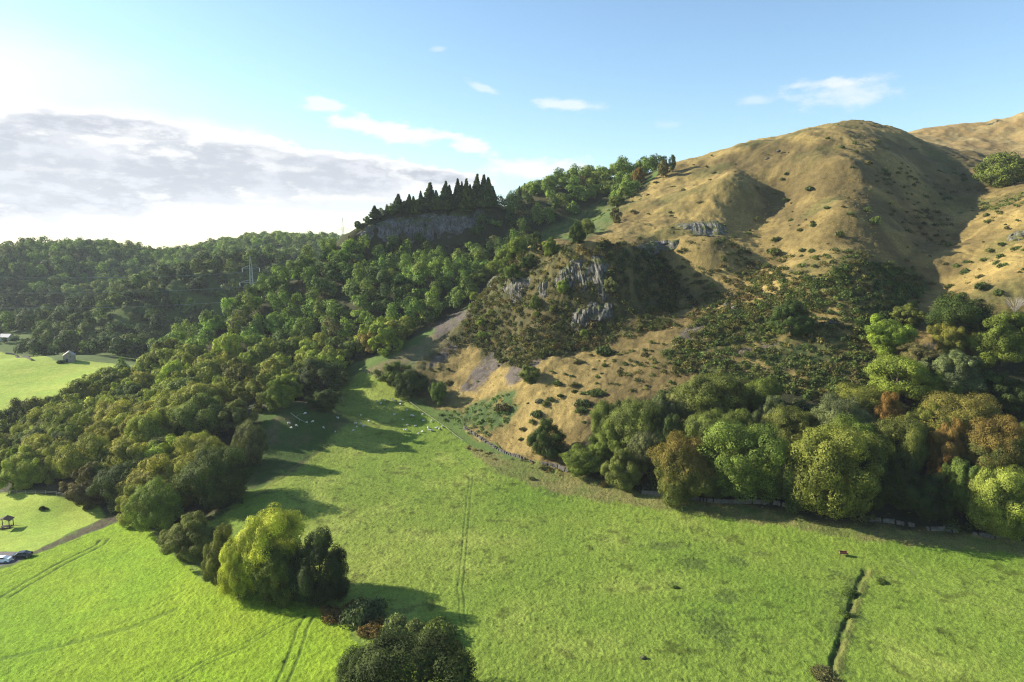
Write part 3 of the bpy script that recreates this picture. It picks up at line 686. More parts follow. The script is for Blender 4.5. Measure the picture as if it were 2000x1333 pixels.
# trees one can point at: x of the crown's middle, its top, its width (photograph pixels), height in metres, colour, autumn tint, shape, label
SPEC = [
 (524,1003,108,16.8,'yellow',0,5,'tall yellow-green tree, brightest of the clump out in the meadow'),
 (462,1066,66,11.5,'yellow',0,0,'lower yellow-green tree on the left side of the tall yellow-green one'),
 (620,1044,100,14.5,'deep',.05,1,'dark flat-topped tree at the right end of the meadow clump'),
 (432,1036,66,12.5,'olive',.35,1,'narrow brownish green tree at the left end of the meadow clump'),
 (545,1075,80,11,'mid',0,2,'low green tree under the yellow-green tree of the meadow clump'),
 (818,1238,196,12.5,'deep',.12,2,'big dark domed tree at the bottom edge between pasture and meadow'),
 (712,1272,116,9,'deep',0,0,'dark tree leaning against the left of the big dark domed one'),
 (300,947,86,13,'fresh',.1,0,'yellowish green tree at the tip of the hedge above the pasture'),
 (375,1012,96,9.5,'olive',.15,4,'thin scrubby tree with bare twigs, between the meadow clump and the wood'),
 (345,1030,60,7,'olive',.2,4,'small thin scrubby tree beside the taller scrubby one above the pasture'),
 (248,906,100,12.5,'dark',.1,0,'dark round tree at the wood edge above the lawn'),
 (165,912,72,11.5,'brown',.25,1,'brown-tinted tree at the wood edge above the lawn'),
 (208,888,66,12,'mid',0,5,'green tree standing between the brown-tinted and the dark round trees above the lawn'),
 (415,882,106,16,'dark',.1,5,'tall dark tree on the bank west of the meadow'),
 (392,778,86,15,'mid',0,5,'tall green tree rising alone above the wood west of the meadow'),
 (325,852,86,10,'grey',.2,0,'grey-olive round tree below the tall green one'),
 (335,916,62,8,'olive',.2,0,'small olive tree below the grey-olive round tree'),
 (485,832,58,13,'grey',0,3,'grey-green ivy-clad tree on the bank above the shaded meadow'),
 (302,806,70,12,'pale',0,0,'pale-topped tree in the wood left of the tall green one'),
 (456,788,64,11,'olive',.2,4,'olive tree on the bank left of the knoll'),
 (505,738,74,12,'golden',.1,4,'golden olive tree at the left end of the knoll'),
 (548,740,62,11,'fresh',.1,1,'fresh green tree on the knoll beside the golden olive one'),
 (588,712,62,13,'olive',.1,5,'tall olive tree on the knoll behind the dark one'),
 (624,704,84,16,'deep',0,1,'large dark tree on the knoll over the sheep'),
 (634,762,54,8,'dark',.15,0,'small dark tree with brown tints at the foot of the large dark knoll tree'),
 (76,838,72,12.5,'pale',0,4,'pale willow-like tree at the wood corner above the lawn'),
 (42,880,46,9,'bright',0,0,'small bright green tree at the wood corner above the lawn'),
 (112,850,60,11,'grey',0,5,'grey-green tree right of the pale willow-like one'),
 (768,708,54,10,'mid',0,0,'round green tree at the head of the meadow, upper of a pair'),
 (801,726,58,10.5,'dark',.05,5,'darker round tree at the head of the meadow, lower of a pair'),
 (855,750,28,8.5,'fresh',0,3,'slim light green tree below the scree, beside the meadow head'),
 (1036,716,36,6,'olive',.15,0,'lone squat tree on the golden slope under the crags'),
 (1068,822,62,11.5,'dark',.1,1,'lone dark pointed tree on the slope left of the right-hand wood'),
 (1140,880,74,7.5,'mid',0,2,'broad low green tree at the left end of the right-hand wood'),
 (1218,880,64,11,'olive',.05,4,'olive weeping tree at the front of the right-hand wood'),
 (1335,865,108,16.5,'olive',.75,5,'tree with orange flank at the front of the right-hand wood'),
 (1465,833,138,18.5,'fresh',.1,2,'large fresh green tree at the front of the right-hand wood'),
 (1400,890,70,12,'dark',0,1,'dark green tree wedged between the orange-flanked and the large fresh green trees'),
 (1630,838,150,21,'golden',.3,5,'largest olive-gold tree at the front of the right-hand wood'),
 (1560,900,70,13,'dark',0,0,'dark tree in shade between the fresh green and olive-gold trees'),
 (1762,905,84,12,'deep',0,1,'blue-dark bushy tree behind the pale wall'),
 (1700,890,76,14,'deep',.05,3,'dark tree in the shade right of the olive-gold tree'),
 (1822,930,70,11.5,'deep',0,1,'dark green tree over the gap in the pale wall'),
 (1888,908,62,13.5,'mid',0,3,'plain green tree just left of the light yellow-green one at the wood front'),
 (1965,920,108,15,'lime',.05,2,'light yellow-green tree at the right end of the wood front'),
 (1942,826,96,16,'olive',.9,5,'tree with a red-orange top at the right end of the wood'),
 (1850,828,54,14,'orange',.6,0,'slender orange-gold tree in the right-hand wood'),
 (1848,893,44,9,'orange',1.0,0,'small red-orange tree below the slender orange-gold one'),
 (1990,832,50,14,'golden',0,0,'yellowish tree beyond the red-topped one'),
 (1868,776,118,13,'olive',.6,2,'broad russet-olive tree at the back of the right-hand wood'),
 (1800,795,60,12,'olive',.4,0,'olive tree with rusty top left of the broad russet-olive one'),
 (1735,776,62,13,'russet',.5,1,'rounded russet tree in the middle of the right-hand wood'),
 (1760,822,90,14,'olive',.4,0,'olive tree in front of the rounded russet one'),
 (1690,760,110,10,'golden',.2,2,'low wide golden green tree at the back of the right-hand wood'),
 (1650,785,92,14,'grey',0,5,'grey-green tree behind the olive-gold giant'),
 (1665,822,92,14,'fresh',.1,0,'bright-topped green tree behind the olive-gold giant'),
 (1545,802,86,12,'golden',.2,0,'tree with a yellow cap behind the large fresh green one'),
 (1510,780,66,11,'grey',0,1,'dull green tree behind the yellow-capped one'),
 (1440,806,64,13,'olive',.3,0,'olive tree behind the large fresh green one'),
 (1395,736,112,13,'olive',.3,2,'large brownish olive tree at the upper edge of the right-hand wood'),
 (1345,755,66,11,'pale',0,4,'pale thin tree beside the brownish olive one'),
 (1490,745,70,11,'mid',.2,0,'green tree right of the brownish olive one'),
 (1382,812,92,13,'olive',.1,0,'olive-green tree between the orange-flanked tree and the wood behind'),
 (1240,785,96,15,'olive',.2,5,'tall olive tree in the left part of the right-hand wood'),
 (1183,790,58,12,'olive',.15,3,'olive pointed tree at the upper left of the right-hand wood'),
 (1198,830,66,11,'fresh',0,4,'light green feathery tree in the left part of the right-hand wood'),
 (1292,776,52,12,'grey',0,5,'blue-green tree behind the tall olive one'),
 (1262,842,60,12,'grey',0,3,'grey-green slender tree between the weeping and the orange-flanked trees'),
 (1310,820,60,14,'dark',0,1,'dark tree in the gap behind the orange-flanked one'),
 (1172,858,44,8,'mid',0,0,'small green tree over the broad low one'),
 (1550,592,70,11.5,'dark',0,1,'lone dark conical tree on the open slope'),
 (1738,624,78,12,'bright',0,0,'bright green tree on the slope above the right-hand wood'),
 (1755,702,108,12,'lime',0,2,'wide light green tree just above the right-hand wood'),
 (1870,580,100,15,'dark',0,5,'large dark tree in the upper cluster under the golden spur'),
 (1858,628,62,11,'golden',.5,0,'golden brown tree in front of the large dark one of the upper cluster'),
 (1862,690,96,14,'grey',.1,4,'grey-green tree hung with creeper in the upper cluster'),
 (1962,616,92,16,'mid',.05,1,'dense green tree at the right of the upper cluster'),
 (1775,598,50,8,'olive',.1,4,'small grey-olive tree above the bright green one'),
 (1795,676,70,9,'brown',.2,4,'half bare brownish tree between the bright and the wide light green ones'),
 (1840,725,60,11,'mid',.05,0,'green tree below the creeper-hung one'),
 (1920,720,70,9,'dark',.1,0,'dark low tree below the dense green one of the upper cluster'),
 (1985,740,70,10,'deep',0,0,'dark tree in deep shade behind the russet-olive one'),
 (1957,304,76,17,'olive',.15,0,'lone round tree high in the gully by the golden spur'),
 (1314,305,12,9,'dark',0,3,'small lone tree on the skyline right of the ridge wood'),
 (1296,316,20,9,'brown',.2,0,'brown round tree ending the ridge wood on the skyline'),
 (1247,330,22,11,'russet',.3,1,'russet tree standing out on the skyline wood'),
 (1202,408,20,8,'brown',.1,1,'brown tree at the left edge of the golden slope'),
 (1205,384,28,6,'olive',.1,0,'low olive tree at the top of the green ravine'),
 (1128,438,26,9,'dark',0,1,'dark round tree at the foot of the green ravine'),
 (1148,430,26,8,'olive',.15,0,'olive tree in the green ravine beside the dark round one'),
 (1048,455,26,9,'dark',0,1,'dark tree at the lower end of the ravine'),
 (1192,545,24,7,'pale',0,4,'pale tree clinging to the right-hand crag'),
 (1099,547,22,6,'bright',0,0,'bright green tree growing in the notch between the crags'),
 (1046,583,22,6,'mid',0,3,'narrow green tree against the middle crag'),
 (988,488,40,10,'fresh',0,3,'tall light green tree leaning out of the ravine mouth'),
 (1012,466,34,9,'fresh',0,0,'light green tree at the top of the ravine mouth'),
 (965,512,40,9,'lime',0,0,'yellow-green tree below the ravine mouth'),
 (998,520,36,8,'mid',0,4,'mid green tree between the ravine mouth and the left crag'),
 (942,530,38,9,'mid',0,5,'round mid green tree left of the left crag'),
 (1030,500,30,6,'dark',0,0,'dark low tree on top of the left crag'),
 (1075,468,30,8,'fresh',0,0,'fresh green tree at the edge of the golden terrace'),
 (940,622,18,4.5,'lime',0,0,'yellowish shrubby tree under the left crag'),
 (926,572,17,5,'lime',0,0,'yellowish little tree at the shaded wood edge left of the crags'),
]
TREES = []                                          # (x, y, radius) already planted
for px, top, wpx, h, col, tip, proto, label in SPEC:
    pt = place(px, top, h, wpx)
    q = 0
    while pt is None: q += 3; pt = place(px, top+q, h)
    w = px_w(wpx, pt)
    edge = any(k in label for k in ('front', 'lone', 'meadow clump', 'lawn', 'domed'))
    tree('broadleaf_tree', pt[0], pt[1], h, w, col, label, 'broadleaf trees', tip, proto, cbase=.05 if edge else .1, near=pt[1] < 300)
    TREES.append((pt[0], pt[1], w/2))

ONES = 'first second third fourth fifth sixth seventh eighth ninth tenth eleventh twelfth thirteenth fourteenth fifteenth sixteenth seventeenth eighteenth nineteenth'.split()
def ordinal(n):
    if n < 20: return ONES[n-1]
    t = {2:'twent',3:'thirt',4:'fort',5:'fift',6:'sixt',7:'sevent',8:'eight',9:'ninet'}[n//10]
    return t+'ieth' if n % 10 == 0 else t+'y-'+ONES[n % 10-1]
# spruces along the top of the cliff
FIR = [(732,393,22,8,'pine','lone spruce at the left end of the cliff top'),(756,395,16,6,'pine','small spruce second from the left on the cliff top')]
for i, (px, top, w, h) in enumerate(((776,381,32,11),(797,380,26,11),(808,387,22,10),(822,374,24,12),(837,357,34,15),(851,372,26,12),(866,347,28,17),(877,353,24,15),(872,382,30,9),(893,344,27,18),(903,352,22,15),(911,340,25,19),(919,358,22,14),(926,336,30,20),(934,348,24,17),(914,368,32,13),(905,386,32,9),(945,334,30,21),(955,339,26,19),(964,362,20,13))):
    FIR.append((px, top, w, h, 'pine' if i not in (2,5,8,11,15,16) else 'mid', None))
tall = sorted([f for f in FIR if f[5] is None], key=lambda f: f[0])
ORD = ('third','fourth','fifth','sixth','seventh','eighth','ninth','tenth','eleventh','twelfth','thirteenth','fourteenth','fifteenth','sixteenth','seventeenth','eighteenth','nineteenth','twentieth','twenty-first','last')
for i, f in enumerate(tall):
    size = 'tall' if f[3] > 16 else ('middling' if f[3] > 11 else 'short'); hue = 'pale green' if f[4] == 'mid' else 'dark'
    FIR[FIR.index(f)] = (*f[:5], f'{size} {hue} spruce, {ORD[i]} from the left on the cliff top')
for px, top, w, h, col, label in FIR:
    pt = hit(px, top, above=h*.97, y0=360)
    q = 0
    while pt is None: q += 3; pt = hit(px, top+q, above=h*.97, y0=360)
    r_ = tree('spruce_tree', pt[0], pt[1], h*random.uniform(.9,1.03), max(px_w(w, pt)*random.uniform(.95,1.3), 5), col, label, 'spruces on the cliff top', conifer=True); r_.rotation_euler = (random.uniform(-.05,.05), random.uniform(-.05,.05), r_.rotation_euler[2])
    TREES.append((pt[0], pt[1], 2))
for i, (px, top, h) in enumerate(((660,448,4),(672,436,5),(684,434,5),(698,434,4),(716,424,3.5),(744,408,4.5),(766,400,6),(790,395,6),(815,392,6),(846,388,7),(860,386,6.5),(886,380,8),(920,382,8),(938,384,7),(966,372,9),(976,370,10),(988,367,11),(1002,362,11))):
    pt = hit(px, top, above=h*.97, y0=360)
    if pt is None: continue
    hue = ('mid','olive','fresh','dark')[i % 4]; tree('broadleaf_tree', pt[0], pt[1], h, h*1.0, hue, f'{ordinal(i+1)} from the left of the low leafy trees on the cliff top', 'low trees on the cliff top', near=False, cbase=.03)
    TREES.append((pt[0], pt[1], 2))
for i, px in enumerate((992,1003,1014,1025,1036,1048,1060,1071,1083,1095,1107,1120,1138,1187)):
    top = np.interp(px, (990,1060,1110,1187), (372,343,331,312))+random.uniform(-4,3); h = random.uniform(8,10)
    pt = hit(px, top, above=h*.97, y0=400)
    if pt is None: continue
    tree('spruce_tree', pt[0], pt[1], h, 4.2, 'pine', f'small spruce on the ridge skyline, {("first",)[0] if i == 0 else (("second",)+ORD)[i-1]} from the left', 'small spruces on the ridge skyline', conifer=True)
    TREES.append((pt[0], pt[1], 2))

# ------------------------------------------------------------------ the wood on the ridge
def poisson(poly, dist, seed, jitter=.35):
    rng = np.random.default_rng(seed); x0, y0 = poly.min(0); x1, y1 = poly.max(0); s = dist
    out = []
    for j, yy in enumerate(np.arange(y0, y1, s*.87)):
        for xx in np.arange(x0+(j % 2)*s/2, x1, s):
            out.append((xx+rng.uniform(-jitter,jitter)*s, yy+rng.uniform(-jitter,jitter)*s))
    out = np.array(out); return out[inside(poly, out[:,0], out[:,1], .2) > .5]
def project(x, y, z):
    d = depth_of(x, y, z); v = (y*SP+(z-CAM_Z)*CP)/d
    return 1000+FPX*x/d, 666.5-FPX*v
CLIFFTOP = W((680,470),(740,425),(800,408),(870,400),(945,398),(985,400),(965,450),(935,462),(870,470),(800,480),(740,495),(690,505))
BEHIND = np.array([P(655,456,400)[:2], P(700,450,404)[:2], P(760,420,413)[:2], P(960,404,428)[:2], (0,440), (0,500), (-60,500), (-150,455), (-150,425)])
OPENINGS = [BEHIND, RAVINE, W((800,492),(880,480),(960,470),(1000,455),(985,478),(930,500),(880,512)), CLIFFTOP,
            W((425,800),(470,785),(505,790),(600,785),(665,795),(700,830),(640,880),(560,940),(480,975),(440,985),(395,985),(410,900),(430,850))]
far_wood = []; cand = []
rw = random.Random(5)
for x, y in poisson(RIDGE, 8.0, 3, .48):
    if rw.random() < .07: continue
    z = float(gz(x, y)); px, py = project(x, y, z+10)
    if px < -60 or px > 1330: continue
    if any(inside(o, np.array([x]), np.array([y]), .2)[0] > .5 for o in OPENINGS): continue
    if min((math.hypot(x-a, y-b)-r*.75 for a, b, r in TREES), default=9) < 2.6: continue
    if y > 470 and rw.random() < .25: continue
    if px < 235 and y < 330 and project(x, y, z+11)[1] < 800-.386*px: continue
    cand.append((x, y, z, px, py))
def hidden(x, y, z, h):
    t = np.linspace(.3, .975, 70); zr = CAM_Z+(z+h-CAM_Z)*t
    return bool((zr < gz(x*t, y*t)).any())
wood = []
for x, y, z, px, py in cand:
    h = rw.choice((7.5,9,10,11,12,14))*rw.uniform(.92,1.08)
    if y > 300 and px > 640: h *= .92
    if hidden(x, y, z, h) or px < -30: continue
    wood.append((depth_of(x, y, z+h*.6), x, y, z, px, py, h))
wood.sort()
def wood_area(px, py):
    if px > 960 and py < 400: return 'in the skyline wood'
    if px > 960 and py < 460: return 'left of the green ravine'
    if px > 930: return 'between the wood and the crags'
    if px > 680 and py < 505: return 'just under the grey cliff'
    if px > 700 and py < 560: return 'a little below the cliff'
    if px > 640 and py < 620: return 'above the shaded gully'
    if px > 640: return 'along the shaded wood edge'
    if px > 540 and py < 560: return 'on the shoulder beyond the pylon'
    if px > 480 and py < 640: return 'on the slope below the pylon'
    if py < 740 and px > 330: return 'amid the long wooded slope'
    if py > 690 and px > 430: return 'just behind the knoll'
    if px > 330: return 'left of the knoll'
    if px > 215 and py < 760: return 'along the wooded crest'
    if py < 800 and px > 150: return 'right of the far field'
    if px < 170 and py < 840: return 'in front of the far field'
    if py > 860: return 'just above the lawn'
    return 'in the lower left wood'
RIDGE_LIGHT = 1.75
HUES = dict(mid='mid green', fresh='light green', olive='olive', dark='dark green', grey='grey-green', golden='golden olive', brown='brownish', bright='bright green', lime='yellow-green')
N_OWN = 300-len(SPEC)
own, mass = wood[:N_OWN], wood[N_OWN:]
def pick_hue(x, y):
    q = float(fbm(np.array([x*.03]), np.array([y*.03]), 91, 2)[0])+rw.uniform(-.5,.5)
    if rw.random() < .05: return rw.choice(('lime','bright','brown'))
    return 'dark' if q < -.45 else 'mid' if q < -.1 else 'olive' if q < .2 else 'fresh' if q < .5 else 'golden'
rows = []
for d, x, y, z, px, py, h in own: rows.append([x, y, z, px, py, h, pick_hue(x, y)])
keyed = {}
for r in rows: keyed.setdefault((wood_area(r[3], r[4]), r[6]), []).append(r)
for (area, hue), rs in keyed.items():
    rs.sort(key=lambda r: r[3])
    for i, (x, y, z, px, py, h, hu) in enumerate(rs):
        lab = f'{HUES[hue]} tree {area}' if len(rs) == 1 else f'{ordinal(i+1)} from the left of the {HUES[hue]} trees {area}'
        w = h*rw.uniform(.72,1.12)+.8
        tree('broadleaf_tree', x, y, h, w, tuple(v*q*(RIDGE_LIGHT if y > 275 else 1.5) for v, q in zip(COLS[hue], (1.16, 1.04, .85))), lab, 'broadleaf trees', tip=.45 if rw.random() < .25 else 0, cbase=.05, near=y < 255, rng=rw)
print('own trees', NT[0], 'mass', len(mass))

# the rest of the ridge wood and the woods across the valley: one mass each
def far_crown(seed, n, leaf):
    rng = np.random.default_rng(seed); k = 9; c = sphere_pts(k, rng)*rng.uniform(.42,.68,(k,1)); c[:,2] = c[:,2]*.95; r = rng.uniform(.3,.5,k)
    i = rng.choice(k, n, p=r**2/(r**2).sum()); q = sphere_pts(n, rng); q[:,2] = np.where(q[:,2] < -.55, -q[:,2], q[:,2])
    p = c[i]+q*(r[i]*(1+rng.normal(size=n)*.14))[:,None]; N = q*.8+p*.5+np.array((0,0,.25))+rng.normal(size=q.shape)*.3; N /= np.linalg.norm(N, axis=1)[:,None]
    p[:,2] += 1.0; return p, N
FARP = [far_crown(600+i, 900, .15) for i in range(10)]
def mass_mesh(name, items, leaf, m, protos, frac=1.0):
    "items: x, y, z, height, width, rgb, tip"
    rng = np.random.default_rng(17); CO, TI = [], []
    for k, (x, y, z, h, w, c, tip) in enumerate(items):
        p, N = protos[k % len(protos)]; n = int(len(p)*frac); p, N = p[:n], N[:n]
        a = rng.uniform(0, 6.28); ca, sa = math.cos(a), math.sin(a)
        s = np.array((w/2, w/2, h/2)); q = p*s; q = np.stack([q[:,0]*ca-q[:,1]*sa+x, q[:,0]*sa+q[:,1]*ca+y, q[:,2]+z], 1)
        M = np.stack([N[:,0]*ca-N[:,1]*sa, N[:,0]*sa+N[:,1]*ca, N[:,2]], 1)
        co, f = leaf_quads(q, M, leaf*w/2, rng); CO.append(co)
        TI.append(np.repeat(np.array([[*c, tip]]), len(co), 0))
    co = np.concatenate(CO); me = np_mesh(name, co, np.arange(len(co)).reshape(-1,4), m)
    corner_colour(me, 'cover', np.concatenate(TI)); return me
def tint(hue, k=1.15):
    b = COLS[hue]; s = k*rw.uniform(.88,1.12); return (b[0]*s*rw.uniform(.9,1.05), b[1]*s, b[2]*s)
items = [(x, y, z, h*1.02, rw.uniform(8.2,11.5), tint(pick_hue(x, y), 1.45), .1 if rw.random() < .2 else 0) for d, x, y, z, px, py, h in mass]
if items:
    tag(link('ridge_wood', mass_mesh('ridge_wood', items, .15, LEAF_MASS, FARP)), 'smaller and farther trees of the wood on the ridge, one leafy mass', 'woodland', kind='stuff')
FARZONE = np.array([(-1100,640),(-760,560),(-560,470),(-420,440),(-330,436),(-262,424),(-225,408),(-186,418),(-150,440),(-95,470),(-60,540),(-40,660),(-20,900),(-60,1080),(-1100,1080)])
FIELD2 = W((500,490),(600,482),(640,490),(600,497),(520,499))
HOUSE = hit(10, 664); BARN = hit(136, 705)
items = []
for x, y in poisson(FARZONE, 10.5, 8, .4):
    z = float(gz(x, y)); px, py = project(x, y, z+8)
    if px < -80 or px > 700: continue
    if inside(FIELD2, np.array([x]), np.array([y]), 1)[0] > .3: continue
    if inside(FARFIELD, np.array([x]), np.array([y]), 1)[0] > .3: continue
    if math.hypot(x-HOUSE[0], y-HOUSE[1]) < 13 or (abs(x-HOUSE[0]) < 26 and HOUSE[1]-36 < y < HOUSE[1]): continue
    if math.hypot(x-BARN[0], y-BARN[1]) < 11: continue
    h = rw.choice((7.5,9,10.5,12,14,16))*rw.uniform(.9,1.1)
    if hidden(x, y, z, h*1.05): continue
    dark = y < 680  # shade on the spur face painted into its leaf colours: darker hues and tints
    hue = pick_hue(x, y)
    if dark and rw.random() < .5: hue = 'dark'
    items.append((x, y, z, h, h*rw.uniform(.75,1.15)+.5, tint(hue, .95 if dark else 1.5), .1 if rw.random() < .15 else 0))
for dx, dy, h in ((-9,-9,4.5),(-2,-10,4),(6,-9.5,4.6),(13,-8,5.5)):
    x, y = HOUSE[0]+dx, HOUSE[1]+dy; items.append((x, y, float(gz(x, y)), h, h*1.3, tint('dark', 1.2), 0))
for px, w in ((455,0),(560,0),(570,0),(578,0),(586,0),(594,0),(601,0),(480,0)):   # a dark plantation edge on the far skyline
    p = hit(px, 478, above=8)
    if p: items.append((p[0], p[1]+8, p[2], 15, 7, tint('pine'), 0))
print('far trees', len(items))
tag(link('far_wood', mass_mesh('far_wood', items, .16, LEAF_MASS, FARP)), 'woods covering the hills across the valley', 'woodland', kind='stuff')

# ------------------------------------------------------------------ crags
def rock_material(name, base, pale, streak=True):
    m, nt = mat(name); g = nd(nt, 'ShaderNodeNewGeometry'); pos = g.outputs['Position']
    mp = nd(nt, 'ShaderNodeMapping'); mp.inputs['Scale'].default_value = (1,1,.28); nt.links.new(pos, mp.inputs['Vector'])
    a = noise(nt, mp.outputs[0], .55, 6, .65); b = noise(nt, pos, .22, 3); c2 = noise(nt, mp.outputs[0], 2.2, 4, .6)
    col = mixc(nt, maprange(nt, a, .40, .62), base, pale)
    col = mixc(nt, maprange(nt, c2, .48, .36), col, (.025,.024,.022))
    s = nd(nt, 'ShaderNodeSeparateXYZ'); nt.links.new(g.outputs['Normal'], s.inputs[0])
    moss = math_(nt, 'MULTIPLY', maprange(nt, s.outputs[2], .30, .65), maprange(nt, b, .42, .58))
    col = mixc(nt, moss, col, (.075,.085,.028))
    bp = nd(nt, 'ShaderNodeBump'); bp.inputs['Strength'].default_value = .9; bp.inputs['Distance'].default_value = .6; nt.links.new(math_(nt, 'ADD', a, math_(nt, 'MULTIPLY', c2, .5)), bp.inputs['Height'])
    principled(nt, col, .92, bp.outputs[0], .2); return m
ROCK = rock_material('basalt', (.085,.080,.078), (.18,.168,.16)); ROCKP = rock_material('pale_basalt', (.062,.058,.052), (.165,.155,.138))
ROCKW = rock_material('weathered_basalt', (.10,.094,.082), (.22,.205,.18))
def cliff(top, bot, bulge, m, seed, nu=150, nv=44, lift=.3):
    bulge *= .5
    def dense(pts):
        p = []
        for a in pts:
            h = None; q = 0
            while h is None: h = hit(a[0], a[1]+q); q += 2
            p.append(h)
        p = np.array(p); t = np.linspace(0, 1, len(p)); return np.stack([np.interp(np.linspace(0,1,nu), t, p[:,i]) for i in range(3)], 1)
    A, B = dense(top), dense(bot); A[:,2] += lift; B[:,2] -= .8
    tan = np.gradient(A, axis=0); out = np.stack([tan[:,1], -tan[:,0], np.zeros(nu)], 1); out[out[:,1] > 0] *= -1; out /= np.linalg.norm(out, axis=1)[:,None]+1e-9
    L = np.cumsum(np.r_[0, np.linalg.norm(np.diff(A[:,:2], axis=0), axis=1)]); H = (A[:,2]-B[:,2]).mean()
    V = np.linspace(0, 1, nv); co = np.empty((nv+2, nu, 3)); ends = np.clip(np.minimum(np.arange(nu), np.arange(nu)[::-1])/(nu*.12), 0, 1)**.7
    for j, v in enumerate(V):
        p = A*(1-v)+B*v; prof = (np.sin(math.pi*min(1, v*1.02)**.62))**.75
        n1 = fbm(L*.22+seed*9, np.full(nu, v*H*.05), seed, 4); n2 = fbm(L*.9+seed*5, np.full(nu, v*H*.12), seed+3, 3); n3 = fbm(L*.35, np.full(nu, v*H*.5), seed+7, 4)
        col_ = np.abs(n2)*1.1
        d = (bulge*prof*(1+.55*n1)+1.5*n1+col_+.8*n3*prof)*ends*(.15+.85*prof)
        p = p+out*d[:,None]; p[:,2] += .5*n3*prof*ends; p = p-out*(1.6*(1-ends)+np.clip(-1.8*fbm(L*.2, np.full(nu, v*2.6), seed+21, 3)-.05, 0, 1.2)*2.8)[:,None]
        if j == 0: p[:,2] += .9*fbm(L*.3, np.zeros(nu), seed+9, 3)*ends
        co[j+1] = p
    co[0] = co[1]-out*3.5-np.array((0,0,.9)); co[nv+1] = co[nv]-out*3.5-np.array((0,0,1))
    idx = np.arange((nv+2)*nu).reshape(nv+2, nu); F = np.stack([idx[:-1,:-1], idx[1:,:-1], idx[1:,1:], idx[:-1,1:]], -1).reshape(-1,4)
    back = np.stack([idx[0,:-1], idx[0,1:], idx[-1,1:], idx[-1,:-1]], -1); F = np.concatenate([F, back])
    me = np_mesh('cliff', co.reshape(-1,3), F, m, smooth=False); return tag(link('cliff', me), kind='structure')
cliff([(684,466),(720,443),(760,432),(800,424),(840,418),(880,414),(920,411),(958,409)], [(676,480),(720,474),(770,476),(800,479),(850,475),(890,468),(925,448),(952,432)], 4.0, ROCK, 1, 260, 50)
cliff([(936,566),(958,545),(985,536),(1010,536),(1044,546)], [(930,612),(965,608),(995,600),(1036,574)], 3.6, ROCKP, 2)
cliff([(1078,552),(1096,530),(1116,512),(1142,501),(1196,507)], [(1074,572),(1106,588),(1132,600),(1160,606),(1204,600)], 3.8, ROCKP, 3)
cliff([(1112,618),(1130,600),(1160,594),(1210,590)], [(1110,640),(1130,648),(1160,652),(1216,630)], 3.0, ROCKP, 4)
cliff([(1052,553),(1068,546),(1086,562)], [(1048,592),(1066,602),(1088,590)], 2.6, ROCKP, 5, 80, 30)
cliff([(1322,441),(1352,435),(1390,433),(1420,440)], [(1325,450),(1358,456),(1405,460),(1424,452)], 1.8, ROCKW, 6, 110, 24)
cliff([(1196,492),(1240,482),(1290,474),(1330,470)], [(1200,506),(1248,500),(1292,492),(1330,482)], 1.6, ROCK, 7, 120, 24)
cliff([(1968,462),(1990,452),(2020,452)], [(1970,476),(1992,478),(2022,474)], 1.8, ROCKP, 8, 70, 22)
cliff([(1936,244),(1948,236),(1962,236)], [(1938,248),(1950,246),(1964,244)], 1.6, ROCKP, 9, 60, 16)
cliff([(1978,234),(1992,227),(2012,228)], [(1980,238),(1994,236),(2014,235)], 1.6, ROCKP, 10, 60, 16)
cliff([(880,448),(905,430),(945,422)], [(885,458),(910,450),(950,442)], 1.5, ROCK, 11, 80, 20)
def boulder(px, py, s, label, seed, m=None):
    p = hit(px, py)
    rng = np.random.default_rng(seed); n = 20; m_ = 12
    th, ph = np.meshgrid(np.linspace(0, 2*math.pi, n, endpoint=False), np.linspace(.05, math.pi-.05, m_))
    d = np.stack([np.cos(th)*np.sin(ph), np.sin(th)*np.sin(ph), np.cos(ph)], -1); r = 1+.35*fbm(d[...,0]*1.5+seed, d[...,1]*1.5+d[...,2]*1.3, seed, 3)
    c = d*r[...,None]*np.array((s, s*.8, s*.6)); idx = np.arange(n*m_).reshape(m_, n)
    F = np.stack([idx[:-1], np.roll(idx[:-1], -1, 1), np.roll(idx[1:], -1, 1), idx[1:]], -1).reshape(-1,4)[:,::-1]
    cap = [(list(idx[0])), list(idx[-1][::-1])]
    me = bpy.data.meshes.new('boulder'); me.from_pydata(c.reshape(-1,3).tolist(), [], F.tolist()+cap); me.materials.append(m or ROCKP); me.update()
    return tag(link('boulder', me, loc=(p[0], p[1], p[2]+s*.2)), label, 'rock', 'loose rocks on the slopes')
boulder(1625, 634, 1.3, 'pale rock in the shadow right of the lone dark conical tree', 1)
boulder(1437, 604, 1.8, 'long pale rock left of the lone dark conical tree', 2)
boulder(1420, 598, 1.3, 'pale rock beside the long one on the scrub slope', 3)
boulder(1257, 1287, .55, 'pale stone in a worn patch of the meadow', 4)
boulder(1053, 786, 1.6, 'grey rock on the golden slope above the lone dark pointed tree', 5)
boulder(1149, 715, .9, 'small pale rock on the golden slope under the crags', 6)
boulder(1105, 880, .9, 'whitish rock just right of the lone dark pointed tree', 7)
boulder(1592, 546, 1.0, 'pale rock in the scrub below the summit', 8)
boulder(1521, 297, 1.2, 'pale rock near the skyline left of the summit', 9)
boulder(1498, 352-40, 1.2, 'grey rock on the shoulder left of the summit', 10)

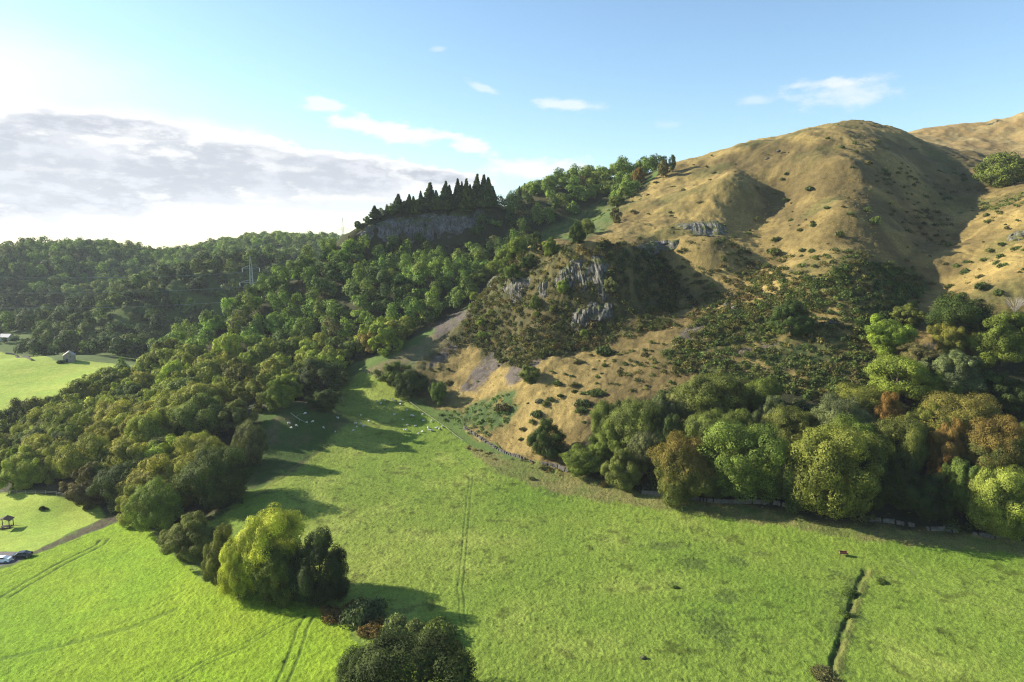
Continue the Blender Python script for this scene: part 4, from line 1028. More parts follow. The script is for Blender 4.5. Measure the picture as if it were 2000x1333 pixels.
# ------------------------------------------------------------------ gorse on the open hill
GORSE_PX = [(1617,270),(1644,288),(1670,279),(1673,296),(1706,291),(1713,277),(1733,274),(1731,290),(1780,290),(1770,327),(1758,320),(1757,330),(1754,339),(1770,338),(1785,351),(1785,362),(1830,335),(1848,354),(1820,363),(1839,371),(1868,377),(1892,370),(1862,339),(1664,328),(1694,320,18),(1728,334,16),(1535,341),(1527,351),(1478,368),(1515,376),(1533,392,15),(1580,371,20),(1479,428,14),(1616,407,14),(1545,431,15),(1574,430),(1587,435),(1587,442,14),(1544,443),(1563,450,15),(1563,440),(1641,460,22),(1661,417,14),(1695,411,20),(1710,435,28),(1518,470,22),(1461,456,14),(1433,464,13),(1413,468,14),(1400,474,14),(1445,495,16),(1512,495,26),(1566,491,18),(1586,491,18),(1412,506,16),(1439,516,14),(1566,500),(1595,501),(1466,513,15),(1851,480,24),(1851,461),(1956,479,16),(1931,491,18),(1922,509,18),(1886,513,14),(1955,503,22),(1949,515,18),(1961,521,22),(1886,534,22),(1988,488,26),(1965,446,11),(1964,438,8),(1986,431,8),(1847,518,20),(1868,522,18),(1925,422,14),(1932,434,18),(1856,563,20),(1917,564,34),(1949,576,26),(1820,555,18),(1916,542,20),
 (1335,372,13),(1289,374),(1315,365),(1262,392,11),(1251,390,8),(1235,397,12),(1265,381,8),(1367,396,15),(1310,415,10),(1311,422,9),(1235,414,13),(1266,417,7),(1229,442,9),(1249,465,10),(1212,466,7),(1394,339),(1281,356),(1245,374,8),(1227,379,12),(1355,362,6),(1379,325,8),
 (1127,709,22),(1182,691,40),(1210,694,14),(1200,707,12),(1181,715,14),(1220,711,16),(1242,707,11),(1260,694,20),(1176,729,9),(1160,721,8),(1117,735,10),(1104,730,9),(1077,726,10),(1120,755,20),(1090,751,16),(1095,775,14),(1165,772,34),(1141,770,16),(1041,751,14),(1280,709,16),(1087,752,18),(1140,792,34),(1136,805,24),(1050,814,30),(1040,826,20),(1022,840,16),(1017,860,11),(1064,792,18),(1075,782,16),(1120,765,14),(1040,936,14),(1061,915,20),(857,720,8),(847,725,8),(862,731,7),(876,722,10),(846,742,9),(875,750,18),(982,802,32),(1445,560,22),(1480,545,18),(1390,560,18),(1360,540,20),(1330,525,18),(1285,520,20),(1310,560,22),(1400,530,16),(1525,545,18),(1560,535,16),(1600,560,20),(1500,590,18),(1450,575,16),(1640,600,20),(1620,612,18),(1660,575,22),(1690,560,24),(1640,545,20),(1730,560,24),(1700,600,20),(1620,660,16),(1510,655,18),(1480,640,20),(1420,640,18),(1345,600,18),(1395,600,20),(1380,670,22),(1420,690,20),(1300,690,22),(1330,712,24)]
def slope_part(px, py):
    if py < 300 and px > 1600: return 'on the shaded summit dome'
    if px > 1740 and py < 400: return 'in the upper gully'
    if px > 1800: return 'on the golden spur'
    if px > 1590 and py < 480: return 'below the summit'
    if px > 1400 and py < 520: return 'on the middle golden slope'
    if px > 1180 and py < 475: return 'on the upper golden slope'
    if px > 1270 and py > 500: return 'in the scrub strip'
    if px < 900: return 'beside the scree'
    return 'on the lower golden slope'
spots = []
for q in GORSE_PX:
    p = hit(q[0], q[1]+2)
    if p is None: continue
    spots.append((p[0], p[1], px_w(q[2] if len(q) > 2 else 11, p)*1.05, q[0], q[1]))
rg = random.Random(21)
for x, y in poisson(HILL, 9, 14, .45):                # the many little ones between
    z = float(gz(x, y)); px, py = project(x, y, z)
    if not (930 < px < 2040 and py > 240) or y > 445: continue
    if rg.random() > .16+.3*float(fbm(np.array([x*.03]), np.array([y*.03]), 55, 2)[0]) or hidden(x, y, z, 1.5): continue
    if any(inside(o, np.array([x]), np.array([y]), 1)[0] > .4 for o in (RWOOD, GORSE)): continue
    if min(math.hypot(x-s[0], y-s[1]) for s in spots) < 4: continue
    spots.append((x, y, rg.uniform(1.0, 2.2), px, py))
spots = spots[:290]
keyed = {}
for s in spots: keyed.setdefault(slope_part(s[3], s[4]), []).append(s)
GH = [(.050,.068,.022),(.060,.078,.024),(.040,.056,.020),(.075,.085,.028),(.070,.065,.028)]
for area, ss in keyed.items():
    ss.sort(key=lambda s: s[3])
    for i, (x, y, w, px, py) in enumerate(ss):
        me = GORSEB[rg.randrange(5)]; z = float(gz(x, y))
        o = link('gorse_bush', me, loc=(x, y, z-.1)); k = rg.uniform(1.3,2.0); c = GH[rg.randrange(5)]
        o.scale = (w/2, w/2*rg.uniform(.7,1.0), w/2*rg.uniform(1.05,1.6)); o.rotation_euler = (0, 0, rg.uniform(-.5,.5)); o.color = (*[v*k for v in c], 0)
        size = 'large' if w > 5.5 else 'small' if w < 2.3 else 'rounded'
        tag(o, f'{size} dark gorse bush, {ordinal(i+1)} from the left of those {area}', 'bush', 'gorse bushes on the open hill')

def bush_pts(seed, n):
    rng = np.random.default_rng(seed); b = 5; c = rng.normal(size=(b,3))*np.array((.4,.4,0)); c[:,2] = rng.uniform(0,.3,b); r = rng.uniform(.35,.6,b)
    i = rng.choice(b, n, p=r**2/(r**2).sum()); q = sphere_pts(n, rng); q[:,2] = np.abs(q[:,2])-.1
    p = c[i]+q*(r[i]*(1+rng.normal(size=n)*.14))[:,None]; N = q+rng.normal(size=q.shape)*.55; N /= np.linalg.norm(N, axis=1)[:,None]; return p, N
BP = [bush_pts(700+i, 150) for i in range(12)]
items = []
def scrub(poly, dist, prob, wr, hr, cols, seed, soft=0.0, avoid=()):
    r = random.Random(seed)
    for x, y in poisson(poly, dist, seed, .5):
        dens = prob+.75*float(fbm(np.array([x*.06]), np.array([y*.06]), seed, 3)[0])
        if r.random() > dens: continue
        if any(math.hypot(x-a, y-b) < rr*.8 for a, b, rr in TREES): continue
        z = float(gz(x, y))
        if hidden(x, y, z, 2.5): continue
        w = r.uniform(*wr); c = r.choice(cols); k = r.uniform(.95,1.55)
        items.append((x, y, z-.2, 1.75*w*r.uniform(*hr), w, tuple(v*k for v in c), 0.2 if r.random() < .03 else 0))
DK = [(.050,.064,.022),(.062,.076,.026),(.042,.054,.020),(.078,.078,.028),(.085,.070,.030)]
scrub(GORSE, 2.0, .85, (2.0,4.4), (.7,1.1), DK, 31)
items_g = items; items = []
GR = [(.062,.088,.028),(.078,.105,.030),(.050,.070,.022),(.095,.095,.032),(.10,.095,.035)]
scrub(BRACKEN, 2.1, .95, (2.0,4.8), (.55,.9), GR, 32)
scrub(GREENB, 2.0, .7, (1.6,3), (.4,.7), [(.09,.14,.045),(.10,.15,.04),(.075,.11,.04)], 33)
UPPER = W((1150,700),(1290,660),(1330,720),(1400,742),(1380,760),(1290,770),(1210,770),(1160,800),(1120,790))
scrub(UPPER, 3.0, .35, (1.5,3.2), (.5,.8), GR, 34)
SHADE = W((1240,480),(1420,462),(1560,500),(1480,600),(1320,640),(1290,560))
scrub(SHADE, 3.0, .55, (2,4.6), (.5,.8), DK, 35)
MIDS = W((1440,560),(1600,500),(1700,500),(1790,520),(1770,600),(1600,620),(1450,610))
scrub(MIDS, 2.6, .55, (2.0,4.2), (.5,.85), GR, 36)
GULLY = W((1700,330),(1900,320),(1930,380),(1850,480),(1780,560),(1740,470),(1730,400))
scrub(GULLY, 4.0, .3, (2,4.4), (.5,.8), DK, 37)
SPURS = W((1930,400),(2000,395),(2040,520),(2000,600),(1880,600),(1830,580),(1900,500))
scrub(SPURS, 4.5, .25, (1.6,4), (.5,.8), GR, 38)
GREENR = W((1910,385),(1990,372),(2010,385),(1950,410),(1915,410))
scrub(GREENR, 2.6, .6, (2,4), (.4,.7), [(.08,.11,.035),(.10,.12,.035)], 39)
items_b = items; items = []
UNDER = RWOOD
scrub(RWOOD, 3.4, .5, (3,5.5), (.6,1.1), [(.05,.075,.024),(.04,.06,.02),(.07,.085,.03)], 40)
items_u = items; items = []
ROCKTOP = W((676,470),(735,425),(800,412),(870,408),(950,402),(990,420),(960,440),(930,432),(880,430),(800,436),(740,445))
scrub(ROCKTOP, 2.6, .55, (1.8,3.6), (.5,.9), [(.09,.10,.03),(.07,.085,.028),(.10,.085,.035)], 41)
scrub(OPENINGS[2], 3.0, .5, (2,4.2), (.5,.9), [(.10,.105,.035),(.085,.10,.03),(.12,.09,.04)], 42)
scrub(RAVINE, 3.4, .35, (1.5,3), (.4,.7), [(.09,.14,.04),(.075,.11,.035)], 43)
items_r = items; items = []
FENCEROW = W((905,866),(960,885),(1060,905),(1110,922),(1100,930),(1040,918),(980,905),(900,878))
scrub(FENCEROW, 2.2, .45, (.9,2.2), (.4,.8), [(.16,.13,.05),(.12,.12,.04),(.20,.16,.07),(.09,.09,.035)], 44)
SKIRT = W((160,990),(215,1003),(330,1050),(440,1010),(490,965),(470,950),(430,985),(330,1030),(240,995),(160,975))
scrub(SKIRT, 2.4, .5, (1.4,3.4), (.5,.9), [(.08,.11,.035),(.10,.10,.04),(.06,.085,.03)], 45)
HEDGE = W((330,1062),(400,1125),(430,1145),(520,1170),(640,1198),(700,1235),(730,1255),(715,1262),(640,1210),(520,1180),(420,1155),(330,1085))
scrub(HEDGE, 2.0, .22, (.8,1.8), (.5,.9), [(.08,.12,.03),(.10,.12,.04),(.12,.10,.045)], 46)
items_r += items; items = []
def tufts(name, poly, dist, seed, keep, wr, hr, cols, label, lim=None):
    rng = np.random.default_rng(seed); q = poisson(poly, dist, seed, .5)
    n = fbm(q[:,0]*.05, q[:,1]*.05, seed, 3)+.5*fbm(q[:,0]*.3, q[:,1]*.3, seed+1, 2); k = (n+rng.uniform(-.5,.5,len(q)) > keep) & (q[:,1] > 85) & (np.abs(q[:,0]) < q[:,1]*.8+6)
    if lim: k &= q[:,1] < lim
    q = q[k]; z = gz(q[:,0], q[:,1]); it = []
    for (x, y), zz in zip(q, z):
        w = rng.uniform(*wr); c = cols[rng.integers(len(cols))]; s = rng.uniform(.8,1.25); it.append((x, y, zz-.05, 2*w*rng.uniform(*hr), w, tuple(v*s for v in c), 0))
    print(name, len(it)); tag(link(name, mass_mesh(name, it, .34, LEAF_MASS, BP, .11)), label, 'grass', kind='stuff')
tufts('meadow_tufts', MEADOW, 1.55, 61, .25, (.35,.8), (.35,.6), [(.09,.15,.03),(.11,.16,.035),(.15,.16,.05),(.07,.12,.025)], 'rough grass tufts all over the meadow')
tufts('pasture_tufts', PASTURE, 1.7, 62, .35, (.3,.6), (.3,.5), [(.16,.25,.02),(.13,.21,.02)], 'bright grass tufts in the pasture')
tufts('verge_tufts', FRINGE, 1.1, 63, -.2, (.4,.9), (.4,.7), [(.20,.19,.06),(.15,.17,.05),(.24,.20,.08)], 'long pale grass along the wood edge')
tufts('hill_tussocks', HILL, 1.9, 64, -.05, (.5,1.3), (.35,.6), [(.26,.19,.07),(.20,.15,.055),(.16,.14,.05),(.30,.23,.09)], 'dry grass tussocks over the golden hill', 400)
print('scrub', len(items_g), len(items_b), len(items_u), len(items_r))
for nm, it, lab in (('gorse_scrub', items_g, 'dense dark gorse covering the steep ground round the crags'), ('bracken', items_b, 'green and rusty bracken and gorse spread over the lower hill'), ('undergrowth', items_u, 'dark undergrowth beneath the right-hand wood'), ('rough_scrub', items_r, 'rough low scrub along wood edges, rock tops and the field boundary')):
    tag(link(nm, mass_mesh(nm, it, .26, LEAF_MASS, BP)), lab, 'scrub', kind='stuff')

# shrubs one can point at
for px, base, wpx, h, col, lab in (
 (714,1212,80,6.4,'grey','round grey-green bush right of the meadow clump'),(655,1207,52,2.4,'russet','low rusty brown bush at the corner of the pasture'),
 (690,1196,44,3.6,'russet','dark reddish bush between the meadow clump and the round grey-green bush'),(728,1234,54,3.0,'russet','brown bush just below the round grey-green bush'),
 (768,1240,64,4.6,'pale','pale grey-olive bush behind the big dark domed tree'),(812,1238,52,4.0,'pale','pale thin bush right of the pale grey-olive one'),(858,1246,84,4.6,'olive','straggling olive bush at the right shoulder of the big dark domed tree'),
 (1181,950,18,2.2,'orange','small red bush at the foot of the olive weeping tree'),(120,710,14,3.0,'dark','dark bush beside the small stone barn'),(84,997,15,1.8,'dark','small dark bush alone on the lawn'),
 (920,602,16,3.6,'lime','yellow bush at the wood edge, just below the yellowish little tree'),(961,616,18,3.6,'golden','golden bush at the foot of the left crag'),(939,661,22,4.4,'lime','bright yellow bush, lowest of those left of the crags'),
 (1139,656,18,3.8,'lime','round yellow bush below the lowest crag face'),(1081,608,18,3.4,'golden','yellowish bush right of the middle crag'),(1047,620,15,3.8,'golden','golden bush below the middle crag'),(970,632,13,2.6,'lime','little yellow bush among dark gorse'),
 (912,637,11,2.6,'lime','smallest yellow bush beside the shaded gully'),(1660,1160,34,1.6,'mid','dark rough clump beside the top of the ditch'),(1722,1140,24,1.2,'mid','dark low clump just right of the ditch head'),(1318,1149,13,.9,'mid','small dark clump alone in the meadow'),
 (1652,1205,26,1.3,'mid','dark low clump against the middle of the ditch'),(1610,1326,60,1.6,'brown','brown tussock clump at the bottom edge by the ditch')):
    p = hit(px, base); w = px_w(wpx, p)
    o = link('shrub', SHRUB[rg.randrange(4)], loc=(p[0], p[1], p[2]-.1)); o.scale = (w/2, w/2, h/1.25); o.rotation_euler = (0,0,rg.uniform(0,6)); c = COLS[col]; o.color = (*[v*.95 for v in c], 0)
    tag(o, lab, 'shrub', 'shrubs')

def bare_shrub(px, base, w, h, label, seed, m=DEADWOOD, n=46):
    p = hit(px, base); r = random.Random(seed); b = MB()
    for k in range(n):
        a = r.uniform(0, 6.28); l = r.uniform(.5,1); e = r.uniform(.5,1.0)
        x, y, z = math.cos(a)*w/2*l, math.sin(a)*w/2*l, h*e
        mid = (x*.4+r.uniform(-.2,.2), y*.4+r.uniform(-.2,.2), z*.55)
        b.tube([(x*.03,y*.03,-.1), mid, (x,y,z)], [.05,.03,.012], 4)
        for q in range(3): b.tube([mid, (mid[0]+(x-mid[0])*.6+r.uniform(-.6,.6), mid[1]+(y-mid[1])*.6+r.uniform(-.6,.6), mid[2]+(z-mid[2])*r.uniform(.5,1.1))], [.025,.01], 4)
    return tag(link('bare_shrub', b.mesh('bare_shrub', m), loc=(p[0], p[1], p[2])), label, 'shrub', 'leafless shrubs')
bare_shrub(1982, 612, 9, 5.5, 'pale leafless thicket on the golden spur at the picture edge', 1, n=44)
bare_shrub(372, 1050, 4, 6, 'bare pale-stemmed shrub at the wood edge above the pasture', 2)
bare_shrub(1812, 700, 5, 6, 'grey leafless shrub behind the bright green slope tree', 3)

# ------------------------------------------------------------------ dry-stone walls
STONE = simple('wall_stone', (.12,.113,.10), .95, var=.3, scale=1.2, bump=.5)
def stone_wall(pts, h, w, label, gap=0.0, seed=1, step=.42):
    r = random.Random(seed); P_ = W(*pts); seg = np.r_[0, np.cumsum(np.linalg.norm(np.diff(P_, axis=0), axis=1))]; b = MB()
    s = 0
    while s < seg[-1]:
        x, y = np.interp(s, seg, P_[:,0]), np.interp(s, seg, P_[:,1]); x2, y2 = np.interp(s+.3, seg, P_[:,0]), np.interp(s+.3, seg, P_[:,1]); a = math.atan2(y2-y, x2-x)
        z = float(gz(x, y)); hh = h*(1+.5*float(fbm(np.array([s*.12]), np.array([seed*3.3]), 61, 2)[0]))
        if r.random() > gap:
            k = 0; zz = -.1
            while zz < hh:
                t = r.uniform(.14,.24); b.box((x+r.uniform(-.06,.06), y+r.uniform(-.08,.08), z+zz+t/2), (step*r.uniform(.8,1.15), w*r.uniform(.8,1.1)*(1-.25*zz/h), t), a+r.uniform(-.12,.12)); zz += t*.97
        s += step
    o = b.build('dry_stone_wall', STONE); return tag(o, label, 'wall', 'dry-stone walls')
stone_wall([(1060,908),(1085,914),(1110,923)], .9, .7, 'short pale wall at the left tip of the right-hand wood', .1, 1)
stone_wall([(1512,986),(1535,990),(1560,997)], .8, .7, 'pale wall seen between the fresh green and olive-gold trees', .22, 2)
stone_wall([(1685,1018),(1740,1024),(1795,1032)], .8, .8, 'longest pale wall under the shaded trees', .2, 3)
stone_wall([(1812,1036),(1840,1038),(1868,1042)], .8, .8, 'short pale wall between two gaps under the shaded trees', .2, 4)
stone_wall([(1902,1048),(1935,1051),(1972,1056)], .8, .8, 'pale wall at the foot of the light yellow-green tree', .2, 5)
stone_wall([(1255,966),(1330,976),(1400,984),(1500,986)], 1.0, .8, 'shaded wall behind the orange-flanked tree', .12, 6)
stone_wall([(905,838),(935,856),(985,886),(1040,905)], .7, .8, 'tumbled wall climbing along the foot of the golden slope', .45, 7)
stone_wall([(12,692),(30,694),(48,699),(62,705)], .9, .7, 'low field wall left of the small stone barn', .05, 8)

# ------------------------------------------------------------------ buildings
LIME = simple('limewash', (.46,.45,.43), .9, var=.12, scale=.8); SLATE = simple('slate', (.17,.19,.22), .6, var=.2, scale=1.5); RUBBLE = simple('rubble', (.27,.235,.205), .95, var=.3, scale=1.6, bump=.5)
PALEROOF = simple('weathered_roof', (.42,.37,.33), .85, var=.2, scale=1.2); DARKW = simple('dark_timber', (.045,.035,.03), .85, var=.3, scale=2.0); GLASS = simple('window_glass', (.03,.035,.04), .15, var=.1, spec=.6)
def gabled(name, p, rz, lx, ly, h, rise, wall, roof, label, cat, wins, chimney=False, door=None, size=.8):
    root = tag(empty(name, p, rz), label, cat); b = MB()
    b.prism([(-lx/2,-.8),(lx/2,-.8),(lx/2,h),(0,h+rise),(-lx/2,h)], -ly/2, ly/2); b.build('wall', wall, root)
    r = MB(); k = .3; sl = rise/(lx/2)
    for s in (-1, 1):
        x0, z0, x1, z1 = 0, h+rise+.02, s*(lx/2+.35), h-.35*sl+.02
        q = [(x0,z0),(x1,z1),(x1,z1+.18),(x0,z0+.18)]
        r.prism(q if s > 0 else q[::-1], -ly/2-k, ly/2+k)
    ro = r.build('roof', roof, root)
    if chimney:
        MB().box((0, ly/2-.6, h+rise+.5), (.8,.8,1.6)).build('chimney', wall, ro)
    for (face, u, z, w_, h_) in wins:
        if face in '+-': c = ((lx/2+.03)*(1 if face == '+' else -1), u, z); sz = (.08, w_, h_)
        else: c = (u, (-ly/2-.03), z); sz = (w_, .08, h_)
        MB().box(c, sz).build('window', GLASS, root)
    if door:
        u, w_, h_ = door; MB().box((u, -ly/2-.03, h_/2), (w_, .09, h_)).build('door', DARKW, root)
    root.scale = (size,)*3
    return root
hp = (HOUSE[0], HOUSE[1], HOUSE[2])
gabled('cottage', hp, R(78), 6.5, 15, 2.8, 2.6, LIME, SLATE, 'white cottage with a blue-grey slate roof among the far trees', 'house', [('-',-5,1.9,1.2,1.3),('-',-1.5,1.9,1.2,1.3),('-',3,1.9,1.2,1.3),('f',0,1.9,1.2,1.3)], True)
bp_ = hit(136, 706)
gabled('barn', bp_, R(28), 7.0, 8.5, 4.6, 2.6, RUBBLE, PALEROOF, 'small stone barn with a pale roof at the top of the far field', 'barn', [('f',1.2,3.6,.7,.8),('-',-1.6,2.2,.8,1.0)], False, (-1.2,1.3,2.3))

# open shelter on the lawn
sp = hit(12, 1031); root = tag(empty('shelter', sp, R(12)), 'small dark open-sided shelter with a roof on posts, standing on the lawn', 'shelter')
r = MB(); r.prism([(-1.7,2.25),(0,2.95),(1.7,2.25),(1.7,2.38),(0,3.10),(-1.7,2.38)], -1.4, 1.4); r.build('roof', DARKW, root)
for sx in (-1.35,1.35):
    for sy in (-1.1,1.1): MB().box((sx, sy, 1.1), (.16,.16,2.4)).build('post', DARKW, root)
MB().box((0,0,.45), (2.3,1.0,.12)).box((-.9,0,.15),(.12,.8,.6)).box((.9,0,.15),(.12,.8,.6)).build('table', DARKW, root)
MB().box((0,-.95,.28), (2.5,.4,.08)).box((0,.95,.28),(2.5,.4,.08)).box((0,-.95,.05),(2.2,.1,.4)).box((0,.95,.05),(2.2,.1,.4)).build('bench', DARKW, root)

# parked cars
def car(p, rz, paint, label):
    root = tag(empty('parked_car', p, rz), label, 'car', 'cars in the small car park')
    prof = [(-2.1,.35),(-2.12,.75),(-2.0,.95),(-1.3,1.02),(-.75,1.45),(.7,1.5),(1.55,1.12),(1.95,1.05),(2.1,.8),(2.1,.35)]
    b = MB(); nx = len(prof); W2 = .86
    for y, k in ((-W2,.93),(-W2*.93,1),(W2*.93,1),(W2,.93)):
        for x, z in prof:
            inset = .16 if z > 1.03 else 0
            b.v.append((x*(.99 if k < 1 else 1), (abs(y)-inset)*np.sign(y), z*(1 if k == 1 else .985)))
    for j in range(3):
        for i in range(nx): i2 = (i+1) % nx; b.f.append([j*nx+i, j*nx+i2, (j+1)*nx+i2, (j+1)*nx+i])
    b.f.append(list(range(nx))); b.f.append([3*nx+i for i in range(nx)][::-1]); b.build('body', paint, root)
    for s in (-1, 1):
        MB().prism([(-1.1,1.05),(-.68,1.40),(.62,1.44),(1.25,1.10)], s*.74-.03*s, s*.74+.01*s+s*.02).build('window', GLASS, root)
        for x in (-1.3, 1.3):
            w_ = MB(); ring = [(x, s*.70, .33), (x, s*.88, .33)]; w_.tube(ring, .33, 14); wh = w_.build('wheel', TYRE, root)
            MB().tube([(x, s*.86, .33), (x, s*.895, .33)], .2, 10).build('rim', CHROME, wh)
        MB().box((-2.1, s*.62, .72), (.06,.32,.16)).build('headlight', CHROME, root)
        MB().box((2.1, s*.66, .82), (.05,.24,.2)).build('tail_light', REDL, root)
    MB().prism([(-1.30,1.06),(-.80,1.43),(-.76,1.43),(-1.26,1.06)], -.66, .66).build('windscreen', GLASS, root)
    return root
TYRE = simple('tyre', (.02,.02,.02), .9); CHROME = simple('bright_metal', (.6,.6,.62), .3, .8); REDL = simple('red_lens', (.3,.02,.02), .3)
WHITEP = simple('white_paint', (.75,.77,.80), .25, var=.03, spec=.5); DARKP = simple('dark_paint', (.02,.024,.03), .25, var=.1, spec=.5)
car(hit(4, 1100), R(6), WHITEP, 'white car parked at the picture edge beside the pasture')
car(hit(44, 1089), R(14), DARKP, 'dark car parked at the end of the car park, by the dirt strip')

# things on the meadow
RUST = simple('rusty_metal', (.20,.085,.06), .8, .2, var=.3, scale=4.0); GALV = simple('galvanised_metal', (.32,.32,.33), .5, .5, var=.1)
tp = hit(1647, 1087); root = tag(empty('feed_trough', tp, R(-12)), 'rusty red feed trough standing alone in the meadow', 'trough'); b = MB()
b.box((0,0,.62),(1.7,.95,.05)); 
for s in (-1,1): b.box((0,s*.47,.80),(1.7,.05,.42)).box((s*.83,0,.80),(.05,.9,.42))
b.build('tray', RUST, root)
for sx in (-.7,.7):
    for sy in (-.38,.38): MB().box((sx,sy,.28),(.07,.07,.66)).build('leg', RUST, root)
gp = hit(736, 741); root = tag(empty('hurdle', gp, R(-55)), 'pale metal sheep hurdle lying at the head of the meadow', 'hurdle'); b = MB()
for z in (.15,.4,.65,.9,1.15): b.tube([(-1.9,0,z),(1.9,0,z)], .035, 6)
for x in (-1.9,0,1.9): b.tube([(x,0,-.1),(x,0,1.2)], .045, 6)
b.build('rails', GALV, root)
root.rotation_euler = (R(-50), 0, R(-55))
WOODP = simple('fence_wood', (.30,.27,.21), .9, var=.25, scale=2.0)
def fence(pts, label, gap=2.6, rails=(.55,1.0)):
    P_ = W(*pts); seg = np.r_[0, np.cumsum(np.linalg.norm(np.diff(P_, axis=0), axis=1))]; n = max(2, int(seg[-1]/gap))
    q = [(float(np.interp(t, seg, P_[:,0])), float(np.interp(t, seg, P_[:,1]))) for t in np.linspace(0, seg[-1], n+1)]; q = [(x, y, float(gz(x, y))) for x, y in q]
    root = tag(empty('fence', q[0]), label, 'fence', 'fences'); o = q[0]
    for x, y, z in q: MB().box((x-o[0], y-o[1], z-o[2]+.5), (.13,.13,1.3)).build('post', WOODP, root)
    for h in rails:
        b = MB()
        for a, c in zip(q[:-1], q[1:]): b.tube([(a[0]-o[0],a[1]-o[1],a[2]-o[2]+h),(c[0]-o[0],c[1]-o[1],c[2]-o[2]+h)], .05, 5)
        b.build('rail', WOODP, root)
    return root
fence([(657,746),(664,768),(672,791)], 'pale post and rail fence right of the large dark knoll tree')
fence([(800,790),(830,812),(870,840),(905,866)], 'wooden fence between the meadow head and the golden slope', 4.0, (.9,))
fence([(0,966),(60,967),(120,970),(175,983)], 'wooden fence along the wood edge at the top of the lawn', 4.0, (.6,1.0))
bz = MB(); fp = hit(580, 822); q = lambda px, py, up: tuple(np.array(hit(px, py))-np.array(fp)+np.array((0,0,up)))
bz.tube([q(568,810,.3),q(576,817,.35),q(586,823,.3),q(598,829,.15)], [.16,.14,.1,.03], 6).tube([q(578,818,.3),q(584,816,.9),q(590,815,1.2)], [.08,.05,.02], 5).tube([q(584,822,.3),q(586,828,.3)], [.07,.02], 5)
tag(link('fallen_branch', bz.mesh('fallen_branch', DEADWOOD), loc=fp), 'pale dead branch lying on the shaded slope below the knoll', 'branch')

# ------------------------------------------------------------------ pylons
STEEL = simple('galvanised_steel', (.33,.35,.36), .6, .3, var=.1); PORC = simple('insulator', (.75,.78,.8), .25, spec=.6); WIRE = simple('wire', (.30,.31,.33), .4, .6)
def pylon(p, H, rz, label, fat=1.0):
    root = tag(empty('pylon', p, rz), label, 'pylon', 'lattice pylons'); b = MB(); th = .13*fat
    def half(z): return np.interp(z, [0, H*.55, H*.9, H], [3.6, 1.2, .75, .1])
    zs = [0, H*.14, H*.27, H*.38, H*.47, H*.55, H*.62, H*.69, H*.76, H*.83, H*.9]
    for a, c in zip(zs[:-1], zs[1:]):
        A, B = half(a), half(c); K = [(-1,-1),(1,-1),(1,1),(-1,1)]
        for i in range(4):
            (x, y), (x2, y2) = K[i], K[(i+1) % 4]
            b.tube([(x*A,y*A,a),(x*B,y*B,c)], th, 4); b.tube([(x*A,y*A,a),(x2*B,y2*B,c)], th*.6, 4); b.tube([(x2*A,y2*A,a),(x*B,y*B,c)], th*.6, 4); b.tube([(x*B,y*B,c),(x2*B,y2*B,c)], th*.6, 4)
    for x, y in ((-1,-1),(1,-1),(1,1),(-1,1)): b.tube([(x*.75,y*.75,H*.9),(0,0,H)], th, 4)
    b.build('tower', STEEL, root); tips = []
    for z, L_ in ((.60,6.2),(.74,7.6),(.88,5.6)):
        for s in (-1, 1):
            a = MB(); w = half(H*z)
            for y in (-1, 1): a.tube([(s*w,y*w,H*z),(s*L_,0,H*z+.4)], th*.8, 4); a.tube([(s*w,y*w,H*z+2.0),(s*L_,0,H*z+.4)], th*.6, 4)
            for t in (.3,.6): a.tube([(s*(w+(L_-w)*t),w*(1-t),H*z+.4*t),(s*(w+(L_-w)*t),-w*(1-t),H*z+2-1.6*t)], th*.5, 4)
            arm = a.build('cross_arm', STEEL, root); i_ = MB()
            for k in range(8): i_.tube([(s*L_,0,H*z+.3-k*.34),(s*L_,0,H*z+.12-k*.34)], .2*fat, 8)
            i_.tube([(s*L_,0,H*z+.4),(s*L_,0,H*z-2.5)], .06, 5); i_.build('insulator', PORC, arm); tips.append((s*L_, 0, H*z-2.5))
    return root, tips
p1 = P(493, 585, 470); z1 = float(gz(p1[0], p1[1])); top1 = CAM_Z+ray(493, 501)[1]*470
py1, tips1 = pylon((p1[0], p1[1], z1), top1-z1, R(32), 'lattice pylon rising behind the wooded crest, insulators shining')
p2 = P(669, 425, 590); z2 = float(gz(p2[0], p2[1]))
py2, tips2 = pylon((p2[0], p2[1], z2), max(30, p2[2]-z2), R(32), 'farther pylon whose tip shows over the end of the cliff', .5)
def world(root, t, rz): c, s = math.cos(rz), math.sin(rz); return np.array((root.location.x+t[0]*c-t[1]*s, root.location.y+t[0]*s+t[1]*c, root.location.z+t[2]))
AWAY = np.array((-470.0, 330.0, 36.0))
for i, (a, c) in enumerate(zip(tips1, tips2)):
    A, B = world(py1, a, R(32)), world(py2, c, R(32)); Z0 = AWAY+np.array((a[0]*.85, a[0]*.5, (a[2]-20)*.9))
    tier, side = ('lower','middle','upper')[i//2], ('near','far')[i % 2] if a[0] < 0 else 'far'
    for E, sag, what in ((B, 5, 'running behind the cliff'), (Z0, 9, 'dropping across the far wood')):
        t = np.linspace(0, 1, 22)[:,None]; pts = A*(1-t)+E*t; pts[:,2] -= (4*sag*t*(1-t))[:,0]
        pts -= A; tag(link('power_line', MB().tube(list(pts), .045, 4).mesh('power_line', WIRE), loc=tuple(A)), f'thin {tier} {"left" if a[0] < 0 else "right"} power line {what}', 'power line', 'power lines')

